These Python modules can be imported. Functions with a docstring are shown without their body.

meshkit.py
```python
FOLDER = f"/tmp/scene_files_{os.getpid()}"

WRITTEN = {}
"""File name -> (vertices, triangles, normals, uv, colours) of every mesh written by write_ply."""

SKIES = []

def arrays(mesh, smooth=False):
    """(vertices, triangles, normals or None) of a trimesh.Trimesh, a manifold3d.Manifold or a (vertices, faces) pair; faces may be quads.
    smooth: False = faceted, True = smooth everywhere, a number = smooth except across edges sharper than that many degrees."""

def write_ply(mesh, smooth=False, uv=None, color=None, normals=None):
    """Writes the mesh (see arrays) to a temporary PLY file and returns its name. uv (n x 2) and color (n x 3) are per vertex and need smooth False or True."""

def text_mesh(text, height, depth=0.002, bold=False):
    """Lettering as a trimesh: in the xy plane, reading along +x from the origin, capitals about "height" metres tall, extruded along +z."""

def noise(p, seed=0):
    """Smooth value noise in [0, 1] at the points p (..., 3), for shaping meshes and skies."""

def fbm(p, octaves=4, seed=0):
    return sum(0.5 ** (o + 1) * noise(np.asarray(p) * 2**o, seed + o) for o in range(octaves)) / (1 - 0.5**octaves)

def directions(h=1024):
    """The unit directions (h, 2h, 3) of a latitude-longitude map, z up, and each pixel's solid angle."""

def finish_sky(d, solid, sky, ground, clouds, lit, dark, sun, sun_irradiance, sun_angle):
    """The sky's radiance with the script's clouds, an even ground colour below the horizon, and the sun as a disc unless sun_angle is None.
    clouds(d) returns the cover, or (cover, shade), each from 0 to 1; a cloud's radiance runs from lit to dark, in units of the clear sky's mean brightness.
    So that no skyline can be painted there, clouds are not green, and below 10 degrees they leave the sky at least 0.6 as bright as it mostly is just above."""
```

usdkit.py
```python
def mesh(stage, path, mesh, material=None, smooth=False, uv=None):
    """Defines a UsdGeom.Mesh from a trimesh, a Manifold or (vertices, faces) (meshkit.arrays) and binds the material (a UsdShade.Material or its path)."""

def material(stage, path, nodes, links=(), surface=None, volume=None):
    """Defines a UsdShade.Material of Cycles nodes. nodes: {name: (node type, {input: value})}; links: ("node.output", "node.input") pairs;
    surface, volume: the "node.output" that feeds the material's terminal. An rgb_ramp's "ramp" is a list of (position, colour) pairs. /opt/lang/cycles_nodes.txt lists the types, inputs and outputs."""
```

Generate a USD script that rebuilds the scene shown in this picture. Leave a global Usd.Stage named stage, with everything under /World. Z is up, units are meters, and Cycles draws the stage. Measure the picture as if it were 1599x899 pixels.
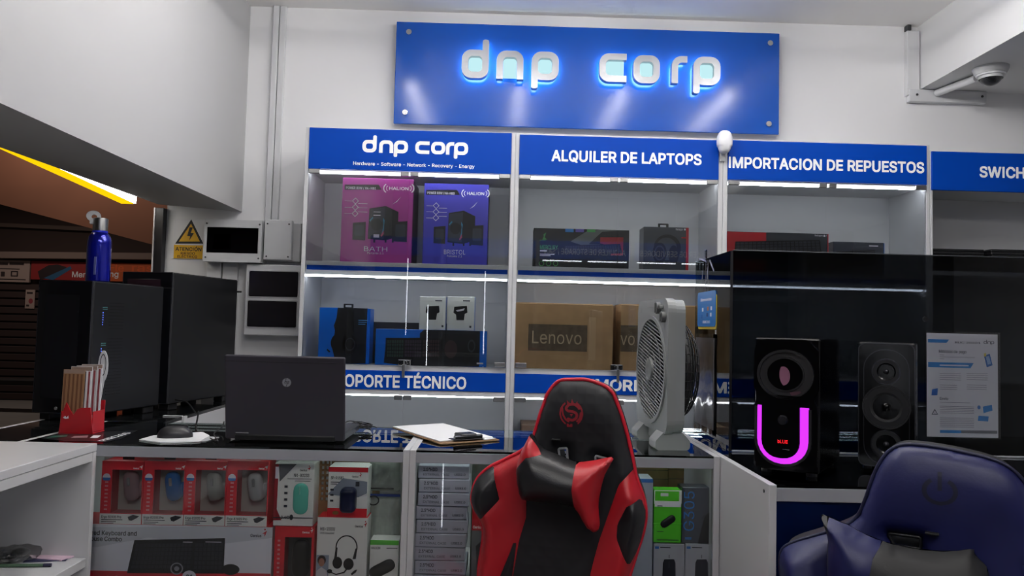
import math, random, numpy as np, trimesh, shapely
import shapely.geometry as sg, shapely.ops as so, shapely.affinity as sa
import manifold3d as m3
from scipy.spatial import Delaunay
import usdkit, meshkit
from pxr import Usd, UsdGeom, UsdShade, UsdLux, Gf, Sdf
random.seed(7); np.random.seed(7)
stage = Usd.Stage.CreateInMemory()
UsdGeom.SetStageUpAxis(stage, UsdGeom.Tokens.z); UsdGeom.SetStageMetersPerUnit(stage, 1.0)
UsdGeom.Xform.Define(stage, '/World'); UsdGeom.Scope.Define(stage, '/World/Looks')
stage.SetDefaultPrim(stage.GetPrimAtPath('/World'))
# ---------------------------------------------------------------- camera, light, exposure
EYE, FPX = 1.40, 1200.0
EXPOSURE = 0.0
LAMP = 50.0            # ceiling tubes
STRIP = 11.0           # cabinet LED strips
HALO = 17.0            # light behind the sign letters
r_, p_, y_ = .02417, .05094, -.0179
FW = np.array([-math.sin(y_)*math.cos(p_), math.cos(y_)*math.cos(p_), math.sin(p_)])
_rt = np.array([math.cos(y_), math.sin(y_), 0.0]); _up = np.cross(_rt, FW)
RT = math.cos(r_)*_rt + math.sin(r_)*_up; UP = -math.sin(r_)*_rt + math.cos(r_)*_up
cam = UsdGeom.Camera.Define(stage, '/World/camera')
cam.AddTransformOp().Set(Gf.Matrix4d(*RT, 0, *UP, 0, *(-FW), 0, 0, 0, EYE, 1))
cam.CreateHorizontalApertureAttr(36.0); cam.CreateVerticalApertureAttr(36.0*899/1599)
cam.CreateFocalLengthAttr(36.0*FPX/1599); cam.CreateClippingRangeAttr(Gf.Vec2f(.02, 200))
cam.CreateExposureAttr(EXPOSURE)
dome = UsdLux.DomeLight.Define(stage, '/World/sky'); dome.CreateIntensityAttr(.012); dome.CreateColorAttr(Gf.Vec3f(.9, .8, .75))

def at(px, py, Y):
    """the point at distance Y that the photograph shows at a pixel"""
    d = FW + RT*(px-799.5)/FPX - UP*(py-449.5)/FPX
    return np.array([0, 0, EYE]) + d*Y/d[1]
def atz(px, py, Z):
    d = FW + RT*(px-799.5)/FPX - UP*(py-449.5)/FPX
    return np.array([0, 0, EYE]) + d*(Z-EYE)/d[2]

# ---------------------------------------------------------------- materials
def lin(c): return tuple(((v/255)/12.92 if v/255 <= .04045 else ((v/255+.055)/1.055)**2.4) for v in c)
_mats = {}
def mat(name, rgb, rough=.5, metal=0., bump=None, var=0., coat=0., spec=.5, scale=30.):
    """rgb 0-255 display values; bump = (scale, strength); var = tone variation by noise"""
    if name in _mats: return _mats[name]
    c = lin(rgb); n = {'p': ('principled_bsdf', {'base_color': c, 'roughness': rough, 'metallic': metal, 'coat_weight': coat, 'specular_ior_level': spec})}; l = []
    if var or bump: n['tc'] = ('texture_coordinate', {})
    if var:
        n['nz'] = ('noise_texture', {'scale': scale, 'detail': 4.})
        n['rp'] = ('rgb_ramp', {'ramp': [(.25, tuple(v*(1-var) for v in c)), (.75, tuple(min(1, v*(1+var)) for v in c))]})
        l += [('tc.object', 'nz.vector'), ('nz.fac', 'rp.fac'), ('rp.color', 'p.base_color')]
    if bump:
        n['bn'] = ('noise_texture', {'scale': bump[0], 'detail': 3.}); n['bp'] = ('bump', {'strength': bump[1], 'distance': .002})
        l += [('tc.object', 'bn.vector'), ('bn.fac', 'bp.height'), ('bp.normal', 'p.normal')]
    _mats[name] = usdkit.material(stage, '/World/Looks/'+name, n, l, surface='p.BSDF'); return _mats[name]
def emit(name, rgb, strength):
    if name not in _mats:
        _mats[name] = usdkit.material(stage, '/World/Looks/'+name, {'e': ('emission', {'color': lin(rgb), 'strength': strength})}, surface='e.emission')
    return _mats[name]
def glass(name, tint=(1, 1, 1), ior=1.5, rough=0.0):
    if name not in _mats:
        _mats[name] = usdkit.material(stage, '/World/Looks/'+name, {
            't': ('transparent_bsdf', {'color': tint}), 'g': ('glossy_bsdf', {'color': (1, 1, 1), 'roughness': rough}),
            'f': ('fresnel', {'IOR': ior}), 'm': ('mix_closure', {})},
            [('f.fac', 'm.fac'), ('t.BSDF', 'm.closure1'), ('g.BSDF', 'm.closure2')], surface='m.closure')
    return _mats[name]
def quilt(name, rgb, rough, scale):
    if name not in _mats:
        c = lin(rgb)
        _mats[name] = usdkit.material(stage, '/World/Looks/'+name, {
            'tc': ('texture_coordinate', {}), 'm1': ('mapping', {'rotation': (0, math.radians(45), 0)}), 'm2': ('mapping', {'rotation': (0, math.radians(-45), 0)}),
            'w1': ('wave_texture', {'wave_type': 'bands', 'bands_direction': 'x', 'scale': scale}), 'w2': ('wave_texture', {'wave_type': 'bands', 'bands_direction': 'x', 'scale': scale}),
            'mx': ('math', {'math_type': 'minimum'}), 'bp': ('bump', {'strength': .45, 'distance': .0018}),
            'p': ('principled_bsdf', {'base_color': c, 'roughness': rough})},
            [('tc.object', 'm1.vector'), ('tc.object', 'm2.vector'), ('m1.vector', 'w1.vector'), ('m2.vector', 'w2.vector'), ('w1.fac', 'mx.value1'), ('w2.fac', 'mx.value2'), ('mx.value', 'bp.height'), ('bp.normal', 'p.normal')], surface='p.BSDF')
    return _mats[name]
def cardboard(name, rgb):
    return mat(name, rgb, .8, var=.12, scale=14.)

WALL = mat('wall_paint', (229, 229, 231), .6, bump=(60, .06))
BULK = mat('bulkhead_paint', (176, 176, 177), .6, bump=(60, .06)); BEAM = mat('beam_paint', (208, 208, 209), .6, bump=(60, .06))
CEIL = mat('ceiling_paint', (238, 236, 234), .7)
MEL = mat('white_melamine', (202, 203, 206), .38)
MELG = mat('grey_edge_melamine', (158, 160, 168), .4)
BLUE = mat('blue_acrylic', (14, 80, 178), .17, spec=.4)
BLUEH = mat('blue_vinyl', (0, 64, 168), .4, spec=.12)
WHT = mat('white_vinyl', (245, 245, 245), .5)
LTR = mat('white_letter_vinyl', (255, 255, 255), .6)
STEEL = mat('brushed_steel', (190, 190, 190), .28, 1.)
LETM = mat('letter_steel', (176, 178, 182), .32, .85)
CHROME = mat('chrome', (215, 215, 215), .12, 1.)
BLK = mat('black_plastic', (20, 20, 23), .4)
BLKG = mat('black_gloss', (8, 8, 10), .08, coat=.6)
CASE = mat('black_case_steel', (24, 25, 28), .38)
DGREY = mat('dark_grey_plastic', (52, 53, 57), .5)
GREY = mat('grey_plastic', (140, 141, 142), .5)
LGREY = mat('light_grey_plastic', (190, 191, 193), .45)
DUCT = mat('white_pvc', (206, 207, 210), .4)
RED = mat('red_print', (186, 30, 42), .4)
PAPER = mat('paper', (232, 233, 236), .7)
INK = mat('ink', (45, 48, 58), .6)
INKB = mat('ink_blue', (50, 110, 185), .6)
GLASS = glass('door_glass', (.97, .985, .98))
TOPG = glass('counter_glass', (.80, .87, .85), 1.6)
CLEAR = glass('clear_plastic', (.97, .975, .98), 1.3, .1)
LED = emit('led_strip', (244, 247, 255), STRIP)

# ---------------------------------------------------------------- scene helpers
_used = {}
def num(parent, name):
    k = _used.get((parent, name), 0); _used[(parent, name)] = k+1
    return name if k == 0 else f'{name}_{k:03d}'
def tag(pr, label=None, cat=None, group=None, kind=None):
    for k, v in (('label', label), ('category', cat), ('group', group), ('kind', kind)):
        if v: pr.SetCustomDataByKey(k, v)
    return pr
def thing(name, label, cat, loc=(0, 0, 0), rotz=0., group=None, tilt=None):
    x = UsdGeom.Xform.Define(stage, '/World/'+num('/World', name)); x.AddTranslateOp().Set(Gf.Vec3d(*map(float, loc)))
    x.AddRotateZOp().Set(float(rotz))
    if tilt is not None: x.AddRotateXOp().Set(float(tilt))
    return tag(x.GetPrim(), label, cat, group)
def obj(name, mesh, m, parent=None, smooth=False, label=None):
    pp = str(parent.GetPath()) if parent else '/World'
    pr = usdkit.mesh(stage, pp+'/'+num(pp, name), mesh, m, smooth).GetPrim()
    if label: tag(pr, label)
    return pr
def struct(name, mesh, m): return tag(obj(name, mesh, m), kind='structure')
def copy(src, loc, rotz, label, group=None):
    x = UsdGeom.Xform.Define(stage, '/World/'+num('/World', src.GetName().split('_0')[0]))
    x.GetPrim().GetReferences().AddInternalReference(src.GetPath()); x.GetPrim().SetInstanceable(True)
    ops = x.GetOrderedXformOps(); ops[0].Set(Gf.Vec3d(*map(float, loc))); ops[1].Set(float(rotz))
    return tag(x.GetPrim(), label, None, group)

def cbox(x0, x1, y0, y1, z0, z1, c=.0015):
    c = min(c, (x1-x0)*.3, (y1-y0)*.3, (z1-z0)*.3); P = []
    for sx in (0, 1):
        for sy in (0, 1):
            for sz in (0, 1):
                a = (x0, x1)[sx], (y0, y1)[sy], (z0, z1)[sz]; d = (1-2*sx)*c, (1-2*sy)*c, (1-2*sz)*c
                P += [(a[0]+d[0], a[1]+d[1], a[2]), (a[0]+d[0], a[1], a[2]+d[2]), (a[0], a[1]+d[1], a[2]+d[2])]
    return trimesh.convex.convex_hull(np.array(P))
def box(x0, x1, y0, y1, z0, z1):
    m = trimesh.creation.box((x1-x0, y1-y0, z1-z0)); m.apply_translation(((x0+x1)/2, (y0+y1)/2, (z0+z1)/2)); return m
def cat_(ms): return trimesh.util.concatenate(ms)
def rbox(x0, x1, y0, y1, z0, z1, r, seg=16):
    """rounded box: hull of eight spheres"""
    s = m3.Manifold.sphere(r, seg); q = []
    for x in (x0+r, x1-r):
        for y in (y0+r, y1-r):
            for z in (z0+r, z1-r): q.append(s.translate([x, y, z]))
    return m3.Manifold.batch_hull(q)
MXZ = np.array([[1, 0, 0, 0], [0, 0, -1, 0], [0, 1, 0, 0], [0, 0, 0, 1.]])   # xy sheet -> xz sheet facing -Y
def ext(poly, t, y=0.):
    """polygon in (x, z) extruded from y towards -Y by t"""
    gs = [g for g in getattr(poly, 'geoms', [poly]) if g.geom_type == 'Polygon' and g.area > 1e-9]
    m = cat_([trimesh.creation.extrude_polygon(g, t, engine='earcut') for g in gs]); m.apply_transform(MXZ); m.apply_translation((0, y, 0)); return m
def rect(u0, v0, u1, v1, r=0.):
    b = sg.box(min(u0, u1), min(v0, v1), max(u0, u1), max(v0, v1))
    return b.buffer(-r).buffer(r, quad_segs=6) if r else b
def ell(u, v, a, b, n=10): return sa.scale(sg.Point(u, v).buffer(1, quad_segs=n), a, b, origin=(u, v))
def txt(s, h, x=0., z=0., width=None, bold=False, align='c', t=.0004, y=0., rot=0.):
    if 'I' in s:
        q = plain_caps(s, h, bold, 0); m = cat_([trimesh.creation.extrude_polygon(g, t, engine='earcut') for g in getattr(q, 'geoms', [q])])
    else: m = meshkit.text_mesh(s, h, t, bold)
    b = m.bounds
    if width: m.apply_scale((width/(b[1, 0]-b[0, 0]), 1, 1)); b = m.bounds
    m.apply_translation((-(b[0, 0]+b[1, 0])/2 if align == 'c' else -b[0, 0], 0, 0))
    if rot: m.apply_transform(trimesh.transformations.rotation_matrix(math.radians(rot), (0, 0, 1)))
    m.apply_transform(MXZ); m.apply_translation((x, y, z)); return m
def plain_caps(s, h, bold, grow):
    """outlines of a line of lettering, its capital I a plain bar"""
    m = meshkit.text_mesh(s.replace('I', '|').replace('Í', '|'), h, .001, bold); v, f = m.vertices, m.faces; top = m.face_normals[:, 2] > .5
    q = so.unary_union([sg.Polygon(v[k][:, :2]) for k in f[top]]); o = []
    for g in getattr(q, 'geoms', [q]):
        b = g.bounds
        if b[2]-b[0] < .3*h and b[3]-b[1] > 1.12*h: g = rect(b[0]-.012*h, 0, b[2]+.012*h, h)
        o.append(g)
    q = so.unary_union(o); return (q.buffer(grow, quad_segs=3) if grow else q).simplify(h*.006)
def heavy(s, h, x, z, width, grow, t=.0006, y=0., align='l'):
    """extra bold lettering: the letters' outlines grown by grow"""
    q = plain_caps(s, h, False, grow); b = q.bounds
    if width: q = sa.scale(q, width/(b[2]-b[0]), 1, origin=(b[0], 0)); b = q.bounds
    return ext(sa.translate(q, x-b[0], z), t, y)
def cyl(p, q, r, r2=None, n=24):
    p, q = np.array(p, float), np.array(q, float); d = q-p; L = np.linalg.norm(d)
    m = trimesh.creation.revolve([(0, 0), (r, 0), (r if r2 is None else r2, L), (0, L)], sections=n)
    m.apply_transform(trimesh.geometry.align_vectors((0, 0, 1), d/L)); m.apply_translation(p); return m
def lathe(prof, n=36, loc=(0, 0, 0)):
    m = trimesh.creation.revolve(prof, sections=n); m.apply_translation(loc); return m
def spline(pts, k=10, closed=False):
    P = np.array(pts, float); n = len(P); out = []
    for i in range(n if closed else n-1):
        a, b, c, d = (P[(i-1) % n], P[i], P[(i+1) % n], P[(i+2) % n]) if closed else (P[max(i-1, 0)], P[i], P[i+1], P[min(i+2, n-1)])
        for t in np.linspace(0, 1, k, endpoint=False):
            out.append(.5*(2*b+(c-a)*t+(2*a-5*b+4*c-d)*t*t+(3*b-a-3*c+d)*t**3))
    if not closed: out.append(P[-1])
    return np.array(out)
def tube(pts, r, n=8, closed=False):
    P = np.array(pts, float); N = len(P); T = np.roll(P, -1, 0)-np.roll(P, 1, 0)
    if not closed: T[0] = P[1]-P[0]; T[-1] = P[-1]-P[-2]
    T /= np.maximum(np.linalg.norm(T, axis=1, keepdims=True), 1e-12)
    u = np.cross(T[0], (0, 0, 1)); u = u if np.linalg.norm(u) > .1 else np.cross(T[0], (0, 1, 0)); V = []
    for i in range(N):
        u = u-T[i]*(u@T[i]); u /= np.linalg.norm(u); w = np.cross(T[i], u)
        for a in np.arange(n)*2*math.pi/n: V.append(P[i]+r*(math.cos(a)*u+math.sin(a)*w))
    F = []
    for i in range(N if closed else N-1):
        j = (i+1) % N
        for a in range(n):
            b = (a+1) % n; F += [(i*n+a, i*n+b, j*n+b), (i*n+a, j*n+b, j*n+a)]
    if not closed:
        V += [P[0], P[-1]]; c0, c1 = N*n, N*n+1
        for a in range(n): F += [(c0, (a+1) % n, a), (c1, (N-1)*n+a, (N-1)*n+(a+1) % n)]
    return trimesh.Trimesh(np.array(V), np.array(F), process=False)
def xf(m, loc=(0, 0, 0), rx=0, ry=0, rz=0, sc=None):
    m = m.copy() if hasattr(m, 'copy') else trimesh.Trimesh(*meshkit.arrays(m)[:2], process=False)
    if sc is not None: m.apply_scale(sc)
    for a, ax in ((rx, (1, 0, 0)), (ry, (0, 1, 0)), (rz, (0, 0, 1))):
        if a: m.apply_transform(trimesh.transformations.rotation_matrix(math.radians(a), ax))
    m.apply_translation(loc); return m

class Face:
    """front of a box at local y=0, addressed in the pixels it was measured in"""
    def __init__(s, t, box, w, h, y=0.): s.t, s.b, s.w, s.h, s.y = t, box, w, h, y
    def uv(s, x, y):
        x0, y0, x1, y1 = s.b; return (x-x0)/(x1-x0)*s.w-s.w/2, (y1+.025*(x-(x0+x1)/2)-y)/(y1-y0)*s.h
    def put(s, name, poly, m, L=0, label=None): return obj(name, ext(poly, .0004, s.y-.0005*L), m, s.t, label=label)
    def rect(s, name, x0, y0, x1, y1, m, L=0, r=0.):
        a, b = s.uv(x0, y1), s.uv(x1, y0); q = rect(max(a[0], -s.w/2+.0003), max(a[1], .0003), min(b[0], s.w/2-.0003), min(b[1], s.h-.0003), r); return s.put(name, q, m, L)
    def poly(s, name, pts, m, L=0, buf=0.):
        q = sg.Polygon([s.uv(*p) for p in pts]); q = q.buffer(0); q = q.buffer(buf, quad_segs=5).buffer(-buf/2) if buf else q; return s.put(name, q.intersection(rect(-s.w/2, 0, s.w/2, s.h)), m, L)
    def ell(s, name, x, y, a, b, m, L=0, hole=0.):
        u, v = s.uv(x, y); k, k2 = s.w/(s.b[2]-s.b[0]), s.h/(s.b[3]-s.b[1]); q = ell(u, v, a*k, b*k2)
        if hole: q = q.difference(ell(u, v, a*k*hole, b*k2*hole))
        return s.put(name, q, m, L)
    def text(s, str_, x, y, x1, m, hpx, L=0, bold=False, name='lettering', rot=0.):
        """from pixel x to x1 on the base line y"""
        k = s.w/(s.b[2]-s.b[0]); u, v = s.uv(x, y)
        if rot: return obj(name, txt(str_, hpx*k, u, v, abs(x1-x)*k if x1 else None, bold, 'l', y=s.y-.0005*L, rot=rot), m, s.t)
        return obj(name, txt(str_, hpx*s.h/(s.b[3]-s.b[1]), u, v, (x1-x)*k if x1 else None, bold, 'l', y=s.y-.0005*L), m, s.t)
    def bars(s, rows, m, L=0, name='small_print'):
        """unreadable small print as fine bars: rows of (x0, y, x1, thickness)"""
        ms = []
        for x0, y, x1, th in rows:
            (a, b), (c, _) = s.uv(x0, y+th/2), s.uv(x1, y); ms.append(ext(rect(a, b, c, b+th*s.h/(s.b[3]-s.b[1])), .0004, s.y-.0005*L))
        return obj(name, cat_(ms), m, s.t)

def product(name, label, cat, pb, Y, depth, m, base=None, rotz=0., group=None, c=.0015, body=True, bname='carton'):
    x0, y0, x1, y1 = pb; ym, xm = (y0+y1)/2, (x0+x1)/2
    X0, X1 = at(x0, ym, Y)[0], at(x1, ym, Y)[0]; Zt, Zb = at(xm, y0, Y)[2], at(xm, y1, Y)[2]
    if base is not None: Zb = base
    w, h = X1-X0, Zt-Zb
    t = thing(name, label, cat, ((X0+X1)/2, Y, Zb), rotz, group)
    if body: obj(bname, cbox(-w/2, w/2, 0, depth, 0, h, c), m, t)
    return t, Face(t, pb, w, h), w, h
def windowed(t, w, d, h, win, rec, m, bname='carton'):
    """carton with a recess cut in its front; win = u0, v0, u1, v1"""
    b = m3.Manifold.cube([w, d, h]).translate([-w/2, 0, 0])
    k = m3.Manifold.cube([win[2]-win[0], rec, win[3]-win[1]]).translate([win[0], -.001, win[1]])
    obj(bname, b-k, m, t)
def mouse_mesh(w, l, hgt, tall=True):
    """computer mouse standing up with its back to the viewer (length along z)"""
    s = trimesh.creation.icosphere(3, 1.); v = s.vertices.copy()
    v = np.sign(v)*np.abs(v)**.82; v[:, 0] *= w/2*(1-.14*np.cos(2.2*v[:, 2])*1.0); v[:, 1] *= hgt; v[:, 2] *= l/2
    return trimesh.Trimesh(v, s.faces, process=False)

# ================================================================ THE SETTING
WY, CZ = 3.76, 2.957
struct('floor', box(-9, 4.2, -2.2, 16, -.05, 0), mat('floor_tile', (150, 146, 142), .35, var=.08, scale=3))
struct('wall_back', box(-1.625, 4.2, WY, WY+.12, 0, CZ), WALL)
struct('ceiling', box(-1.67, 4.2, -2.2, WY+.12, CZ, CZ+.1), CEIL)
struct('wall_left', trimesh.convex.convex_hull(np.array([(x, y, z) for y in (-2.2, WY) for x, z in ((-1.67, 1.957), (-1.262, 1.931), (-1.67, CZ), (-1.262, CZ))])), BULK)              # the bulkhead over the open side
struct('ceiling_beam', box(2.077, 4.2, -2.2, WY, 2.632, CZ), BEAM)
struct('wall_right', box(4.2, 4.3, -2.2, WY+.12, 0, CZ), WALL)
struct('wall_front', box(-9, 4.2, -2.3, -2.2, 0, CZ+.1), mat('front_wall_paint', (120, 118, 116), .6))
t = thing('door_post', 'dark metal post with a white edge at the open left end of the back wall', 'post', (-1.645, WY-.02, 0))
obj('post', cbox(-.018, .02, -.02, .14, 0, 1.935), mat('dark_frame', (26, 24, 30), .4), t); obj('edge_strip', cbox(-.026, -.0185, -.024, .14, 0, 1.935), mat('frame_edge', (225, 222, 226), .5), t)

# ---- the gallery outside, seen under the left bulkhead
BRN = mat('gallery_plaster', (120, 80, 62), .8, var=.15, scale=1.2)
struct('gallery_ceiling', box(-9, -1.67, 2.4, 14, 3.9, 4.0), BRN)
GY = 13.0
def gpoly(pts, Y0, Y1, m, name):
    q = sg.Polygon([(at(x, y, Y0)[0], at(x, y, Y0)[2]) for x, y in pts]); return tag(obj(name, ext(q, Y1-Y0, Y1), m), kind='structure')
gpoly([(-60, 150), (-60, 303), (262, 388), (262, 150)], 8.6, 9.2, BRN, 'gallery_stair_soffit')
struct('gallery_wall', box(-11, -2.0, GY, GY+.2, 0, 4), mat('gallery_wall_paint', (60, 44, 40), .8, var=.1, scale=2))
gpoly([(-60, 345), (-60, 351), (262, 366), (262, 360)], GY-.1, GY-.02, mat('gallery_ledge', (90, 74, 66), .7), 'gallery_ledge')
gpoly([(-60, 392), (-60, 402), (262, 405), (262, 395)], GY-.25, GY-.02, mat('gallery_ledge_pale', (130, 112, 104), .7), 'gallery_ledge')
def sign(name, label, pts, Y, m, th=.05):
    P = [at(x, y, Y) for x, y in pts]; x0, x1 = P[0][0], P[1][0]; z0, z1 = P[1][2], P[0][2]
    t = thing(name, label, 'sign', ((x0+x1)/2, Y, z0)); obj('board', cbox(-(x1-x0)/2, (x1-x0)/2, 0, th, 0, z1-z0, .004), m, t)
    return t, Face(t, (pts[0][0], pts[0][1], pts[1][0], pts[1][1]), x1-x0, z1-z0)
t, f = sign('shop_sign', 'red and orange banner with white lettering above the dark stall across the gallery', [(49, 407), (246, 441)], GY-.12, mat('banner_red', (150, 34, 34), .5))
f.rect('orange_field', 165, 408, 245, 441, mat('banner_orange', (196, 88, 34), .5), 1)
f.poly('swoosh', [(60, 424), (75, 413), (90, 411), (104, 416), (96, 430), (80, 434), (64, 440)], mat('banner_dark', (40, 26, 30), .5), 1)
f.poly('blue_streak', [(70, 436), (110, 414), (112, 419), (84, 440)], mat('banner_blue', (40, 92, 130), .5), 2)
f.text('Mer', 113, 434, 134, PAPER, 10, 3, True); f.text('ing', 168, 433, 185, PAPER, 10, 3, True)
f.text('Fle', 170, 423, 193, mat('banner_gold', (226, 96, 36), .5), 13, 3, True); f.text('ras', 205, 423, 239, mat('banner_gold', (0, 0, 0)), 13, 3, True)
t, f = sign('shop_sign', 'pale sign board with dark pictograms at the far left of the gallery', [(-20, 405), (45, 441)], GY-.12, mat('sign_pale', (170, 150, 142), .6))
f.bars([(-8, 411, 12, 4), (14, 411, 36, 4), (-8, 419, 30, 1.5), (-8, 436, 40, 2)], mat('sign_ink', (52, 40, 40), .6), 1)
f.rect('pictogram', 2, 424, 8, 432, mat('sign_ink', (0, 0, 0)), 1, .01); f.rect('pictogram', 17, 423, 28, 432, mat('sign_ink', (0, 0, 0)), 1, .01); f.rect('pictogram', 19, 425, 26, 430, mat('sign_pale', (0, 0, 0)), 2)
t = thing('roller_shutter', 'dark brown closed roller shutter of the stall across the gallery', 'shutter', (0, GY-.05, 0))
a, b = at(-60, 445, GY)[0], at(262, 445, GY)[0]; zt = at(60, 443, GY)[2]; SH = mat('shutter_brown', (58, 42, 40), .6)
for k in range(15):
    h = zt/15; obj('slat', cbox(a, b, -.03, .02, k*h+.01, k*h+h-.012, .01), SH, t)
t, f = sign('notice', 'small pale notice with red marks hung on the roller shutter', [(40, 452), (53, 482)], GY-.101, mat('sign_pale', (0, 0, 0)), .02)
f.ell('red_mark', 48, 470, 3, 4, mat('notice_red', (150, 60, 70), .6), 1); f.bars([(42, 457, 50, 3), (42, 477, 46, 3)], mat('sign_ink', (0, 0, 0)), 1)
t = thing('bench', 'dark low bench in front of the roller shutter across the gallery', 'bench', (at(20, 600, 11.5)[0], 11.5, 0))
obj('seat', cbox(-1.3, .8, -.2, .2, .40, .46), mat('bench_dark', (30, 24, 24), .6), t)
for x in (-1.2, .7): obj('leg', cbox(x-.03, x+.03, -.18, .18, 0, .40), mat('bench_dark', (0, 0, 0)), t)
for k_, (lx, ly, li) in enumerate(((-7.2, 11.2, 7.0),)):
    l = UsdLux.RectLight.Define(stage, '/World/gallery_lamp_far'); l.AddTranslateOp().Set(Gf.Vec3d(lx, ly, 3.3)); l.CreateWidthAttr(3.0); l.CreateHeightAttr(.3); l.CreateIntensityAttr(li); l.CreateColorAttr(Gf.Vec3f(1, .84, .74)); tag(l.GetPrim(), kind='structure')
# lit sign box running along the outside of the bulkhead
t = thing('light_box', 'long lit sign box with a white face and yellow underside outside the left bulkhead', 'light', (-1.72, 3.642, 1.94), 0, None, -3.4)
obj('white_face', cbox(-.012, 0, -.95, 0, .0, .30), emit('lightbox_white', (255, 252, 246), 7.0), t)
obj('yellow_panel', cbox(-.072, -.0125, -.95, 0, -.002, .30), emit('lightbox_yellow', (250, 200, 8), 1.2), t)
l = UsdLux.RectLight.Define(stage, '/World/gallery_lamp'); l.AddTranslateOp().Set(Gf.Vec3d(-4.6, 8.0, 3.85)); l.CreateWidthAttr(2.2); l.CreateHeightAttr(.3); l.CreateIntensityAttr(14.0); l.CreateColorAttr(Gf.Vec3f(1, .8, .66))
tag(l.GetPrim(), kind='structure')

# ================================================================ CEILING TUBES
LAMPM = emit('tube_glow', (255, 252, 249), LAMP)
def lamp(x, y0, y1, label, drop):
    t = thing('ceiling_lamp', label, 'lamp', (x, 0, CZ-drop), 0, 'white tube lamps under the ceiling')
    obj('housing', cbox(-.022, .022, y0, y1, -.025, 0, .004), LGREY, t)
    if drop:
        for y in (y0+.2, y1-.2): obj('stem', cyl((0, y, .0003), (0, y, drop-.0005), .006, n=10), LGREY, t)
    obj('tube', cyl((0, y0+.03, -.052), (0, y1-.03, -.052), .016, n=16), LAMPM, t, 40)
    for y in (y0+.02, y1-.02): obj('socket', cbox(-.02, .02, y-.015, y+.015, -.072, -.0255, .003), LGREY, t)
for x in (-.55, .10, .72, 1.36):
    lamp(x, 1.80, 3.05, 'white tube lamp under the ceiling between the bulkhead and the beam', .085)

for x in (-.4, .2, .8, 1.4, 2.0):
    if x < 1.9: lamp(x, -.86, .40, 'white tube lamp under the ceiling between the bulkhead and the beam', 0)
# ================================================================ LOGO LETTERS
def logo(ch, w, h, s):
    r, q = .36*w, .15*w
    ring = rect(0, 0, w, h, r).difference(rect(s, s, w-s, h-s, q))
    arch = rect(0, -h, w, h, r).difference(rect(s, -h*1.2, w-s, h-s, q)).intersection(rect(-1, 0, 2, h*2))
    if ch == 'd': return ring.union(rect(w-s, h*.3, w, h*1.36, s*.35))
    if ch == 'p': return ring.union(rect(0, -.3*h, s, h*.7, s*.35))
    if ch == 'n': return arch
    if ch == 'c': return rect(0, 0, 2*w, h, r).difference(rect(s, s, 2.5*w, h-s, q)).intersection(rect(-1, -1, w, 1))
    if ch == 'r': return arch.intersection(rect(-1, -1, w*.58, 1))
    return ring
WORD = [('d', 0), ('n', 97), ('p', 182), ('c', 306), ('o', 398), ('r', 484), ('p', 531)]
def wordmark(t, x, z, width, m, y):
    k = width/613
    for ch, u in WORD:
        obj('logo_letter', ext(sa.translate(logo(ch, 82*k, 74*k, 21*k), x+u*k, z), .0005, y), m, t)

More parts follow.
